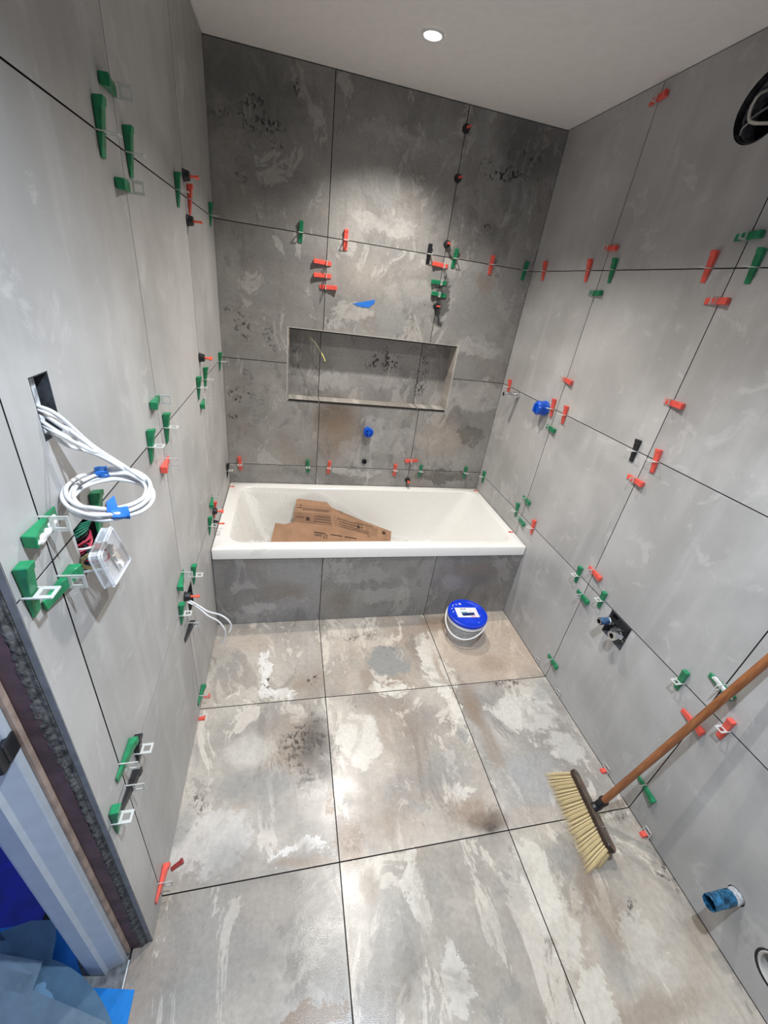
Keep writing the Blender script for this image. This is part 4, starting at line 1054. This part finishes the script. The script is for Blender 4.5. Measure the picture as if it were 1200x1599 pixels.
# ------------------------------------------------------------------ right wall fittings
RR_ = Matrix.Rotation(math.radians(-90), 4, 'Y')         # lathe axis -> towards the room (-x)
def pipe(name, y, z, x_in, out, r, mat, label, collar=True, mouth=True):
    e = tag(empty(name, (W, y, z)), label, 'pipe')
    lathe('stub', [(r * .86, -x_in), (r * .86, out * .35), (r, out * .36), (r, out * .62), (r * .9, out * .64), (r * .9, out), (r * .70, out), (r * .68, out - .03)], mat, e, 24, RR_)
    lathe('bore', [(r * .69, out - .028), (r * .01, out - .0285)], M['dark'], e, 24, RR_)
    if collar: lathe('collar', [(r * 1.0, -.004), (r * 1.18, 0.0), (r * 1.18, out * .3), (r * 1.0, out * .34)], mat, e, 6 if collar == 'hex' else 24, RR_)
    return e
pipe('pipe_stub', CHR[0], CHR[1], 0.01, 0.098, 0.0145, M['chrome'], 'chrome pipe stub sticking out of the right wall near the back corner')
e = tag(empty('pipe_plug', (W, -0.500, 1.180)), 'crumpled blue plug on the right wall at the middle joint', 'plug')
e.scale = (1.1, 1.28, 1.28)
bm = bmesh.new()
bm_lathe(bm, [(0.024, -0.0), (0.028, 0.004), (0.028, 0.010), (0.0255, 0.013), (0.0250, 0.026), (0.0255, 0.034), (0.0265, 0.044), (0.0215, 0.052), (0.006, 0.054)], 28, RR_, False, True)
for v in bm.verts: v.co += Vector((0, random.uniform(-.0022, .0022), random.uniform(-.0022, .0022)))
from_bm('plug_body', bm, M['blue'], e, True, 0.5)
bm = bmesh.new(); bm_box(bm, (-0.065, -0.004, -0.015), (-0.050, 0.004, 0.015), 0.001); from_bm('plug_key', bm, M['blue'], e)

rc = tag(empty('valve_box', (W, -1.403, 0.539)), 'dark square recess in the right wall holding two pipe stubs', 'recess')
bm = bmesh.new(); t = .003
for lo, hi in (((.036, -.056, -.056), (.040, .056, .0565)), ((-.0, -.0565, -.056), (.04, -.0535, .0565)), ((.0, .0525, -.056), (.04, .056, .0565)), ((.0, -.056, .0525), (.04, .056, .0565)), ((.0, -.056, -.0565), (.04, .056, -.0535))):
    bm_box(bm, lo, hi)
from_bm('box_lining', bm, flat('dark_plastic_box', (0.06, 0.063, 0.072), 0.5), rc)
bm = bmesh.new()
for _ in range(22): bmesh.ops.create_icosphere(bm, subdivisions=1, radius=random.uniform(.003, .009), matrix=Matrix.Translation((.034, random.uniform(-.05, .05), random.uniform(-.05, .045))) @ Matrix.Diagonal((.4, 1.4, 1, 1)))
from_bm('mortar_lumps', bm, flat('grey_mortar', (0.19, 0.188, 0.185), 0.95, var=.3), rc, True, 1.2)['kind'] = 'stuff'
e = pipe('pipe_stub', -1.370, 0.5575, 0.036, 0.064, 0.0140, M['chrome'], 'pipe stub wrapped in blue film, upper of two in the recess', 'hex')
lathe('film_wrap', [(0.0144, 0.022), (0.0147, 0.040), (0.0144, 0.062)], flat('blue_wrap_film', (0.10, 0.20, 0.38), 0.2, metal=.6, var=.4, scale=90), e, 24, RR_)
e = pipe('pipe_stub', -1.4365, 0.545, 0.036, 0.052, 0.0150, M['chrome'], 'bare chrome pipe stub, lower of two in the recess', 'hex')
lathe('lip', [(0.0150, 0.042), (0.0190, 0.044), (0.0190, 0.052), (0.0140, 0.0525)], M['chrome'], e, 24, RR_)

e = tag(empty('wrapped_pipe', (W, BPI[0], BPI[1])), 'short pipe wrapped in blue plastic, low on the right wall', 'pipe')
bm = bmesh.new()
bm_lathe(bm, [(0.0200, -0.02), (0.0195, 0.02), (0.0205, 0.045), (0.0195, 0.07), (0.0205, 0.098), (0.0185, 0.100), (0.0180, 0.07)], 28, RR_)
for v in bm.verts: v.co += Vector((0, random.uniform(-.0012, .0012), random.uniform(-.0012, .0012)))
from_bm('wrap', bm, M['foil'], e, True, 0.6)
lathe('bore', [(0.0182, 0.072), (0.0005, 0.0715)], M['dark'], e, 24, RR_)
lathe('inner_pipe', [(0.0215, -0.02), (0.0215, 0.018), (0.0190, 0.020)], flat('pale_pipe', (0.55, 0.56, 0.58), .3, metal=.3, var=.4, scale=90), e, 24, RR_)
e = tag(empty('drain_pipe', (W, DRN[0], DRN[1])), 'round waste pipe opening at floor level of the right wall', 'drain')
lathe('pipe', [(0.050, -0.10), (0.050, -0.002), (0.0475, -0.0005), (0.0435, -0.004), (0.0435, -0.10)], flat('grey_waste_pipe', (0.55, 0.53, 0.49), 0.45), e, 36, RR_)
lathe('bore', [(0.0435, -0.06), (0.0005, -0.061)], M['dark'], e, 36, RR_)
lathe('rubber_seal', [(0.0505, -0.02), (0.0552, -0.018), (0.0552, -0.001), (0.0505, -0.003)], M['black'], e, 36, RR_)

e = tag(empty('vent_hole', (W, FAN[0], FAN[1])), 'round dark duct opening with a loose white cable, high on the right wall', 'vent')
duct = flat('dark_duct', (0.03, 0.03, 0.036), 0.35, metal=.4, var=.6, scale=60)
lathe('duct', [(0.0845, -0.13), (0.0845, -0.002), (0.0825, -0.001), (0.080, -0.01), (0.080, -0.13)], duct, e, 48, RR_)
lathe('duct_end', [(0.080, -0.125), (0.0005, -0.126)], M['dark'], e, 48, RR_)
lathe('foil_ridge', [(0.080, -0.02), (0.0765, -0.03), (0.0795, -0.04), (0.0755, -0.055), (0.079, -0.07)], flat('duct_foil', (0.34, 0.34, 0.37), 0.3, metal=.7, var=.5, scale=80), e, 48, RR_)
tube('cable', [(0.05, 0.045, 0.055), (0.012, 0.048, 0.035), (0.004, 0.050, 0.005), (0.006, 0.042, -0.022), (0.010, 0.020, -0.034), (0.020, -0.02, -0.042), (0.05, -0.06, -0.05)], 0.0042, flat('cream_cable', (0.55, 0.52, 0.46), 0.5), e, 8)
tube('cable', [(0.006, 0.040, -0.022), (0.03, 0.015, 0.005), (0.07, -0.02, 0.03)], 0.0032, flat('dull_cable', (0.22, 0.21, 0.21), 0.5), e, 8)
tube('cable', [(0.012, 0.044, -0.026), (0.010, 0.058, -0.038), (0.016, 0.062, -0.052)], 0.0024, flat('cream_wire', (0.45, 0.42, 0.38), 0.5), e, 8)

# ------------------------------------------------------------------ left wall: cable opening, coil, wire box, lower cables
ob = tag(empty('cable_opening', (0, -1.697, 1.4015)), 'tall rectangular cable opening cut in the left wall', 'opening')
bm = bmesh.new()
for lo, hi in (((-.080, -.025, -.0445), (-.077, .025, .0445)), ((-.08, -.0252, -.0445), (-.0, -.0235, .0445)), ((-.08, .0235, -.0445), (-.0, .0252, .0445)), ((-.08, -.025, .043), (0, .025, .0447)), ((-.08, -.025, -.0447), (0, .025, -.043))):
    bm_box(bm, lo, hi)
from_bm('opening_lining', bm, flat('dark_cut_lining', (0.045, 0.05, 0.06), 0.9, var=.4, scale=60), ob)
bm = bmesh.new(); bm_box(bm, (-.022, -.008, -.043), (-.012, .012, .043), .002); from_bm('insulation_strip', bm, flat('grey_insulation', (0.50, 0.53, 0.56), 0.95, var=.4, scale=60, bump=.8, bscale=90), ob)

CC = Vector((0.063, -1.709, 1.2690))
co = tag(empty('cable_coil', CC), 'coil of white cable bound with blue tape, hanging from the left wall opening', 'cable coil')
rv = Vector((0.90, 0.42, 0.0)).normalized()
fv = Vector((-0.42, 0.90, 0.0)).normalized()
fv = (fv + Vector((0, 0, 0.20))).normalized()
rk = random.Random(4)
def ring_pts(rad, dc, ph, sq=1.0, n=20, wob=0.0015):
    up_ = rv.cross(fv)
    return [dc + rv * rad * math.cos(2 * math.pi * i / n + ph) + fv * rad * sq * math.sin(2 * math.pi * i / n + ph) + up_ * (rk.uniform(-wob, wob)) for i in range(n)]
for i, (rad, dz, sq) in enumerate(((0.0595, 0.004, 0.98), (0.055, 0.0, 1.0), (0.0585, -0.006, 0.95), (0.052, -0.008, 0.97), (0.0565, 0.009, 0.96), (0.049, 0.003, 1.0))):
    tube('cable_loop', ring_pts(rad, Vector((rk.uniform(-.003, .003), rk.uniform(-.003, .003), dz)), rk.uniform(0, 6), sq), 0.0030, M['cable'], co, 8, 4, True)
def L2C(p): return Vector(p) - CC
for i, (y0, z0, dz, e_) in enumerate(((-1.712, 1.408, .004, 0), (-1.706, 1.398, -.001, 1), (-1.712, 1.388, -.005, 0), (-1.704, 1.378, -.010, 1))):
    end = CC + rv * 0.052 + fv * (0.012 + .008 * i) + Vector((0, 0, .006 - .004 * i))
    mid_ = Vector((0.044, -1.690, 1.338 + dz)); mid2_ = CC + rv * 0.028 + fv * 0.050 + Vector((0, 0, 0.012 + dz * .5))
    tube('cable_lead', [L2C(p) for p in ((-0.06, y0 + .02, z0 + .012), (-0.01, y0, z0), (0.02, -1.716, z0 - .016 + dz), mid_, mid2_, end)], 0.0030, M['cable'], co, 8)
tube('cable_lead', [L2C(p) for p in ((-0.04, -1.69, 1.404), (0.0, -1.707, 1.397), (0.030, -1.712, 1.372), (0.054, -1.716, 1.350), (0.062, -1.722, 1.345), (0.056, -1.726, 1.348), (0.03, -1.722, 1.362), (0.0, -1.716, 1.378), (-0.03, -1.70, 1.39))], 0.0026, M['cable'], co, 8)
def tapewrap(name, c, ax, rr, ln):
    bm = bmesh.new(); ax = Vector(ax).normalized()
    bm_tube(bm, [c - ax * ln, c - ax * ln * .3, c + ax * ln * .4, c + ax * ln], [rr * .9, rr, rr * .95, rr * 1.05], 10)
    for v in bm.verts: v.co += Vector([rk.uniform(-.0016, .0016) for _ in range(3)])
    return from_bm(name, bm, M['tape'], co, True, 0.4)
tapewrap('tape_band', rv * 0.004 - fv * 0.054, rv, 0.0105, 0.011)
tapewrap('tape_band', -rv * 0.004 + fv * 0.055 + Vector((0, 0, .004)), rv, 0.0095, 0.009)
prism('tape_tail', [rv * -0.012 - fv * .056 + Vector((0, 0, .006)), rv * .002 - fv * .054 + Vector((0, 0, .010)), rv * .001 - fv * .044 + Vector((0, 0, .024)), rv * -.010 - fv * .048 + Vector((0, 0, .018))], (0.001, 0, 0), M['tape'], co)
tapewrap('marker_band', rv * 0.050 - fv * 0.021 + Vector((0, 0, .002)), rv * .4 + fv, 0.0042, 0.004).data.materials[0] = flat('maroon_marker', (0.22, 0.012, 0.05), .5)
tube('core_wire', [rv * -.014 - fv * .048, rv * -.010 - fv * .042 + Vector((0, 0, .012)), rv * -.004 - fv * .046 + Vector((0, 0, .018))], 0.0013, flat('brown_wire', (0.3, 0.16, 0.1), .5), co, 6)

jb = tag(empty('wire_box', (0, -1.670, 1.158)), 'open electrical box in the left wall with green and red wires', 'electrical box')
bm = bmesh.new()
for lo, hi in (((-.052, -.048, -.046), (-.049, .048, .046)), ((-.052, -.048, -.046), (-.001, -.0455, .046)), ((-.052, .0455, -.046), (-.001, .048, .046)), ((-.052, -.048, .0435), (-.001, .048, .046)), ((-.052, -.048, -.046), (-.001, .048, -.0435))):
    bm_box(bm, lo, hi)
from_bm('box_lining', bm, flat('dark_teal_box', (0.03, 0.045, 0.055), 0.4, var=.3), jb)
prism('foil_flap', [(-.02, -.03, .044), (-.02, .03, .044), (-.045, .03, .018), (-.045, -.03, .018)], (.001, 0, .001), flat('grey_lining', (0.28, 0.31, 0.32), .5, var=.3), jb)
gw = flat('green_wire', (0.01, 0.13, 0.075), .4); rwm = flat('red_wire', (0.38, 0.03, 0.06), .4)
for i in range(5):
    tube('green_wire', [(-.03, -.044, .012 + .003 * i), (-.004 - .003 * i, -.02, .020 + .0035 * i), (-.006 + .002 * i, .012, .018 + .003 * i), (-.03, .042, .014 + .003 * i)], .0017, gw, jb, 6)
for i in range(5):
    tube('red_wire', [(-.03, -.044, -.006 - .004 * i + .006 * (i % 2)), (-.002 - .004 * (i % 3), -.016, .004 - .005 * i), (-.004, .010, -.002 + .004 * (i % 3)), (-.03, .04, -.012 + .004 * i)], .0017, rwm, jb, 6)
tube('red_wire', [(-.01, -.012, .0), (.006, -.006, -.016), (.004, .006, -.030), (-.01, .02, -.034)], .0018, rwm, jb, 6)
tube('red_wire', [(-.01, -.02, -.036), (.014, 0, -.050), (.012, .018, -.044), (-.01, .03, -.034)], .0018, rwm, jb, 6)
tube('black_cable', [(-.03, -.044, .006), (-.010, -.01, .009), (-.012, .016, .007), (-.03, .044, .004)], .0042, M['black'], jb, 8)
tube('black_cable', [(-.035, -.044, -.016), (-.022, .0, -.012), (-.03, .044, -.020)], .0060, M['black'], jb, 8)
tube('white_wire', [(-.02, -.048, .005), (.006, -.040, .004), (.016, -.030, .002)], .0018, M['white'], jb, 6)
Ry = Matrix.Rotation(math.radians(68), 4, 'Y') @ Matrix.Rotation(math.radians(-20), 4, 'X')
lathe('yellow_ring', [(.0125, -.0045), (.0150, -.0045), (.0150, .0045), (.0125, .0045), (.0125, -.0045)], flat('cream_yellow_plastic', (0.62, 0.52, 0.24), .5), jb, 28, Matrix.Translation((.014, -.046, -.018)) @ Matrix.Rotation(math.radians(20), 4, 'X') @ Matrix.Rotation(math.radians(12), 4, 'Y'))

cv = tag(empty('clear_cover', (0.045, -1.70, 1.135)), 'clear plastic cover with a white clip strip, standing off the wire box', 'cover')
CVO = Vector((0.045, -1.70, 1.135))
A_, B2, C_, D_ = [Vector(p) - CVO for p in ((0.034, -1.672, 1.183), (0.046, -1.762, 1.182), (0.052, -1.751, 1.110), (0.040, -1.639, 1.0865))]
cen = (A_ + B2 + C_ + D_) / 4
clr = clear('clear_acrylic', (0.80, 0.82, 0.86), 0.30, 0.08)
nq = (B2 - A_).cross(D_ - A_).normalized()
if nq.x < 0: nq = -nq
bm = bmesh.new(); bm_prism(bm, [A_, B2, C_, D_], nq * .0022); bmesh.ops.bevel(bm, geom=[e for e in bm.edges], offset=.0008, segments=1, affect='EDGES')
from_bm('plate', bm, clr, cv)
def edge_pts(f, o):
    out = []
    Q = [cen + (q - cen) * f + nq * o for q in (A_, B2, C_, D_)]
    for i in range(4):
        a, b, c = Q[i - 1], Q[i], Q[(i + 1) % 4]
        out += [b + (a - b).normalized() * .010, b + ((a - b).normalized() + (c - b).normalized()) * .003, b + (c - b).normalized() * .010]
    return out
rim = clear('clear_acrylic_rim', (0.86, 0.88, 0.92), 0.5, 0.06)
bm = bmesh.new()
for f, o, r_ in ((1.0, .001, .0024), (1.0, -.012, .0018), (.95, .004, .0013)):
    bm_tube(bm, smooth_path(edge_pts(f, o), 4, True), r_, 8, False, True)
pr_ = smooth_path(edge_pts(1.0, 0), 4, True)
vs0 = [bm.verts.new(p + nq * .001) for p in pr_]; vs1 = [bm.verts.new(p - nq * .012) for p in pr_]
for i in range(len(pr_)): bm.faces.new((vs0[i], vs0[(i + 1) % len(pr_)], vs1[(i + 1) % len(pr_)], vs1[i]))
from_bm('rim', bm, rim, cv, True, 1.0)
ud = (D_ - A_).normalized(); vd = (B2 - A_).normalized(); o0 = cen + nq * .004 - ud * .036 - vd * .006
bm = bmesh.new(); bm_prism(bm, [o0, o0 + vd * .019, o0 + vd * .019 + ud * .062, o0 + ud * .062], nq * .0012)
cs_ = from_bm('clip_strip', bm, M['white'], cv)
for k in range(3):
    q0 = o0 + ud * (.003 + .021 * k) + vd * .003
    bm = bmesh.new(); bm_prism(bm, [q0, q0 + vd * .014, q0 + vd * .014 + ud * .014, q0 + ud * .014], nq * .006); from_bm('clip_block', bm, M['white'], cs_)
bm = bmesh.new()
for k in range(2):
    q0 = cen + vd * (.030 - .05 * k) + ud * .0
    bm_tube(bm, [q0, q0 - nq * (.044)], .0022, 8)
from_bm('standoff_post', bm, rim, cv)

lc = tag(empty('cable_pair', (0, -1.128, 0.53)), 'two white cable ends curling out of the lower hole in the left wall', 'cable')
LCO = Vector((0, -1.128, 0.53))
tube('cable', [Vector(p) - LCO for p in ((-0.07, -1.12, .56), (-0.01, -1.128, .536), (.03, -1.142, .516), (.06, -1.150, .495), (.1, -1.136, .4615), (.126, -1.136, .432), (.134, -1.136, .402), (.126, -1.142, .376))], .0034, M['cable'], lc, 8)
tube('cable', [Vector(p) - LCO for p in ((-0.07, -1.13, .55), (-0.01, -1.134, .530), (.03, -1.146, .508), (.06, -1.158, .482), (.092, -1.150, .444), (.112, -1.152, .404), (.112, -1.152, .37), (.100, -1.155, .330))], .0034, M['cable'], lc, 8)
bm = bmesh.new()
for lo, hi in (((-.09, -1.162, .495), (-.087, -1.089, .591)), ((-.09, -1.162, .495), (-.002, -1.160, .591)), ((-.09, -1.091, .495), (-.002, -1.089, .591)), ((-.09, -1.162, .589), (-.002, -1.089, .591)), ((-.09, -1.162, .495), (-.002, -1.089, .497))):
    bm_box(bm, tuple(Vector(lo) - LCO), tuple(Vector(hi) - LCO))
from_bm('hole_lining', bm, M['dark'], lc)

# ------------------------------------------------------------------ bucket
bk = tag(empty('bucket', (1.282, -0.884, 0)), 'translucent plastic bucket with a bright blue lid and white handle', 'bucket')
bk.rotation_euler = (0, 0, math.radians(-20))
body = flat('milky_bucket_plastic', (0.70, 0.71, 0.70), 0.3, var=0.03, alpha=0.66)
lathe('bucket_body', [(0.078, 0.002), (0.082, 0.0), (0.0845, 0.004), (0.0965, 0.128), (0.0995, 0.130), (0.0995, 0.136)], body, bk, 48, None, True)
cont = flat('grey_paste', (0.34, 0.34, 0.335), .8, var=.2)
lathe('contents', [(0.078, 0.004), (0.0815, 0.030), (0.083, 0.036), (0.040, 0.036), (0.001, 0.036)], cont, bk, 40, None, True, True)
lathe('white_rim', [(0.0985, 0.128), (0.104, 0.130), (0.1045, 0.146), (0.1025, 0.150), (0.099, 0.150)], M['white'], bk, 48)
lid = lathe('lid', [(0.1015, 0.1465), (0.1055, 0.148), (0.1065, 0.160), (0.1055, 0.165), (0.1015, 0.1665), (0.0975, 0.165), (0.095, 0.1595), (0.091, 0.1575), (0.058, 0.1575), (0.056, 0.1582), (0.001, 0.1582)], M['lid'], bk, 64, None, False, True)
labw = flat('white_paper_label', (0.80, 0.78, 0.77), .6, var=.02)
rz = Matrix.Rotation(math.radians(16.4), 4, 'Z')
def onlid(x, y, z=.1588): return rz @ Vector((x, y, z))
lb = prism('lid_label', [onlid(-.060, .045), onlid(.060, .045), onlid(.060, -.028), onlid(-.060, -.028)], (0, 0, .0006), labw, lid)
def patch(pts, mat, z=.1595): return prism('label_print', [onlid(x, y, z) for x, y in pts], (0, 0, .0003), mat, lb)
patch([(-.032, .004), (.040, .008), (.038, -.013), (-.030, -.018)], flat('navy_print', (0.01, 0.03, 0.14), .5, var=.5, scale=70))
patch([(-.040, .016), (.002, .014), (.000, .004), (-.034, .004)], flat('teal_print', (0.28, 0.50, 0.50), .5, var=.3, scale=60))
patch([(.012, -.017), (.042, -.015), (.046, -.026), (.014, -.026)], flat('pink_print', (0.80, 0.42, 0.42), .5, var=.2))
patch([(.050, .042), (.0535, .042), (.0535, -.025), (.050, -.025)], flat('pale_pink_print', (0.78, 0.60, 0.60), .5))
lettering('BAUM', .011, Matrix.Translation(onlid(-.030, .030, .1596)) @ rz, flat('grey_print', (0.08, 0.09, 0.10), .5), lb, .0003)
lettering('E21', .010, Matrix.Translation(onlid(.016, .016, .1596)) @ rz, flat('rose_print', (0.62, 0.30, 0.34), .5), lb)
bm = bmesh.new()
rs = random.Random(9)
bmesh.ops.create_icosphere(bm, subdivisions=2, radius=.007, matrix=Matrix.Translation((-.040, .066, .159)) @ Matrix.Diagonal((1.2, .8, .25, 1)))
for (x, y, a, l) in ((-.078, .042, 1.4, .022), (-.083, .016, .9, .018), (-.060, .055, -.4, .016), (-.076, -.006, 1.0, .020), (.066, .004, .4, .008), (.058, -.052, .6, .006)):
    bmesh.ops.create_icosphere(bm, subdivisions=2, radius=.5, matrix=Matrix.Translation((x, y, .1588)) @ Matrix.Rotation(a, 4, 'Z') @ Matrix.Diagonal((l, .0035, .002, 1)))
from_bm('paste_smear', bm, M['white'], lid, True, 1.5)
# wrap-around body label with small print
bm = bmesh.new(); prev = None
for i in range(25):
    a = math.radians(-150 + i * 5.0)
    pr2 = [bm.verts.new((r_ * math.cos(a), r_ * math.sin(a), z)) for r_, z in ((0.0893, .042), (0.0965, .116))]
    if prev: bm.faces.new((prev[0], pr2[0], pr2[1], prev[1]))
    prev = pr2
bl_ = from_bm('body_label', bm, flat('grey_body_label', (0.50, 0.50, 0.49), .5, var=.12, scale=60), bk, True, 1.0)
bm = bmesh.new()
for row in range(8):
    z = .052 + row * .0075
    a = -148
    while a < -36:
        w_ = rs.uniform(3, 9)
        if not -92 < a + w_ / 2 < -86:
            r_ = .0893 + (z - .042) / .074 * .0072 + .0004; q = []
            for aa, zz in ((a, z), (a + w_, z), (a + w_, z + .0022), (a, z + .0022)):
                q.append(bm.verts.new((r_ * math.cos(math.radians(aa)), r_ * math.sin(math.radians(aa)), zz)))
            bm.faces.new(q)
        a += w_ + rs.uniform(1, 2.5)
from_bm('label_print', bm, flat('dark_grey_print', (0.20, 0.20, 0.20), .6), bl_)
hp = []
for i in range(15):
    t = i / 14; a = math.pi * t
    hp.append(Matrix.Rotation(math.radians(-20), 3, 'Z') @ Vector((-0.108 * math.cos(a), -(0.112) * math.sin(a) * 1.0, 0.142 - 0.066 * math.sin(a))))
hd = tube('handle', hp, 0.0042, M['white'], bk, 8, 3)
for s in (-1, 1):
    bm = bmesh.new(); bmesh.ops.create_cone(bm, cap_ends=True, segments=16, radius1=.009, radius2=.008, depth=.006, matrix=Matrix.Rotation(math.radians(-20), 4, 'Z') @ Matrix.Translation((s * .106, 0, .141)) @ Matrix.Rotation(math.pi / 2, 4, 'Y'))
    from_bm('handle_boss', bm, M['white'], hd)

# ------------------------------------------------------------------ broom
HB = Vector((1.4215, -1.797, 0.072))                 # centre of the head block
ly = Vector((0.030, 0.30, 0.0)).normalized()         # along the head
nb = Vector((0.60, 0.0, 0.80)); nb = (nb - ly * nb.dot(ly)).normalized()   # block top normal
lx = ly.cross(nb).normalized()
br = tag(empty('broom', Vector((HB.x, HB.y, 0))), 'push broom with wooden handle leaning on the right wall', 'broom')
BO = Vector((HB.x, HB.y, 0))
RM = Matrix((lx, ly, nb)).transposed().to_4x4(); RM.translation = HB - BO
bm = bmesh.new()
outl = []
for k in range(9):
    a = math.radians(0 + 22.5 * k); outl.append((0.0225 * math.cos(a), 0.112 + 0.022 * math.sin(a)))
for k in range(9):
    a = math.radians(180 + 22.5 * k); outl.append((0.0225 * math.cos(a), -0.112 + 0.022 * math.sin(a)))
rings = []
for f, z in ((0.95, -0.009), (1.0, -0.006), (1.0, 0.004), (0.93, 0.0075), (0.70, 0.0085)):
    rings.append([RM @ Vector((x * f, y * (1 - (1 - f) * .2), z)) for x, y in outl])
loft(bm, rings, True); bm.faces.new([v for v in bm.verts][:18][::-1])
dw = flat('dark_varnished_wood', (0.040, 0.024, 0.016), 0.28, var=0.4, scale=20)
from_bm('head_block', bm, dw, br, True, 0.6)
bm = bmesh.new(); bm_prism(bm, [RM @ Vector((x * .86, y * .985, .0078)) for x, y in outl], (nb * .0012))
from_bm('block_inlay', bm, flat('brown_varnish', (0.12, 0.082, 0.055), 0.3, var=.4, scale=25), br)
H1 = Vector((1.57, -1.852, 0.89)); H0 = Vector((1.4440, -1.799, 0.096)); hdv = (H1 - H0).normalized()
S0 = RM @ Vector((0.002, 0, 0.006)) + BO
bm = bmesh.new(); bm_tube(bm, [S0 - BO, H0 - hdv * .010 - BO, H0 + hdv * .030 - BO], [.0150, .0150, .0140], 20)
so = from_bm('socket', bm, M['black'], br, True, 0.6)
bm = bmesh.new(); bm_tube(bm, [H0 + hdv * .022 - BO, H0 + hdv * .0305 - BO], [.0168, .0160], 20); from_bm('socket_collar', bm, M['black'], so, True, 0.6)
rt_ = (W - 0.0122 - H0.x) / hdv.x
TOP = H0 + hdv * (rt_ - 0.002)
k = NT('handle_wood')
tc = k.n.new('ShaderNodeTexCoord').outputs['Object']
g = k.noise(k.mapping(tc, (0, 0, 0), (0, 0, 0), (60, 60, 5)), 1.0, 6, .65, .8)
k.put(k.b.inputs['Base Color'], k.mix(k.rng(g, .3, .7), (0.20, 0.066, 0.02), (0.37, 0.14, 0.05))); k.b.inputs['Roughness'].default_value = .42
nseg = 24
bm = bmesh.new(); bm_tube(bm, [H0 + hdv * .006 + (TOP - H0 - hdv * .006) * (i / nseg) - BO for i in range(nseg + 1)], [.0112 + .0003 * math.sin(i * .9) if i < nseg else .009 for i in range(nseg + 1)], 20)
from_bm('handle', bm, k.m, br, True, 0.8)
wire_p = [RM @ Vector(p) for p in ((-.024, -.062, -.012), (-.015, -.064, .006), (.002, -.062, .0115), (.020, -.058, .010), (.040, -.060, .018))]
tube('string', wire_p, .0012, flat('grey_string', (0.42, 0.40, 0.36), .8), br, 6)
# tufts: each a bundle of bristles fanning from the block to the floor
brm = flat('cream_bristle', (0.70, 0.55, 0.29), 0.6, var=0.22, scale=200)
variants = []
for vi in range(4):
    bm = bmesh.new(); rr2 = random.Random(40 + vi)
    for i in range(16):
        a = rr2.uniform(0, 6.28); q = math.sqrt(rr2.random()) * .0046
        x0, y0 = q * math.cos(a), q * math.sin(a); sp = rr2.uniform(1.3, 1.9)
        L_ = rr2.uniform(.92, 1.0)
        b0 = [bm.verts.new((x0 + .0007 * math.cos(t), y0 + .0007 * math.sin(t), 0)) for t in (0, 2.1, 4.2)]
        b1 = [bm.verts.new((x0 * (1 + (sp - 1) * .5) + .0008 * math.cos(t), y0 * (1 + (sp - 1) * .5) + .0008 * math.sin(t), -L_ * .6)) for t in (0, 2.1, 4.2)]
        b2 = bm.verts.new((x0 * sp + rr2.uniform(-.0006, .0006), y0 * sp + rr2.uniform(-.0006, .0006), -L_))
        for t in range(3):
            bm.faces.new((b0[t], b0[(t + 1) % 3], b1[(t + 1) % 3], b1[t])); bm.faces.new((b1[t], b1[(t + 1) % 3], b2))
    me = bpy.data.meshes.new('tuft'); bm.to_mesh(me); bm.free(); me.materials.append(brm); variants.append(me)
for row, xo in enumerate((-.0165, -.0055, .0055, .0165)):
    n = 24
    for i in range(n):
        yo = -.121 + .242 * i / (n - 1) + (0.002 if row % 2 else -0.002)
        yo = max(-.124, min(.124, yo))
        root = RM @ Vector((xo, yo, -.0075))
        flare = 1.20
        aim = RM @ Vector((xo * 1.35 - .004, yo * flare, -.075)) - root
        aim.normalize()
        ln = (root.z - 0.0015) / -aim.z
        o = link('tuft', variants[(i * 3 + row) % 4], None, br)
        zz = -aim; xx = ly.cross(zz).normalized(); yy = zz.cross(xx)
        mt = Matrix((xx, yy, zz)).transposed().to_4x4(); mt.translation = root
        o.matrix_local = mt @ Matrix.Diagonal((1, 1, ln, 1))
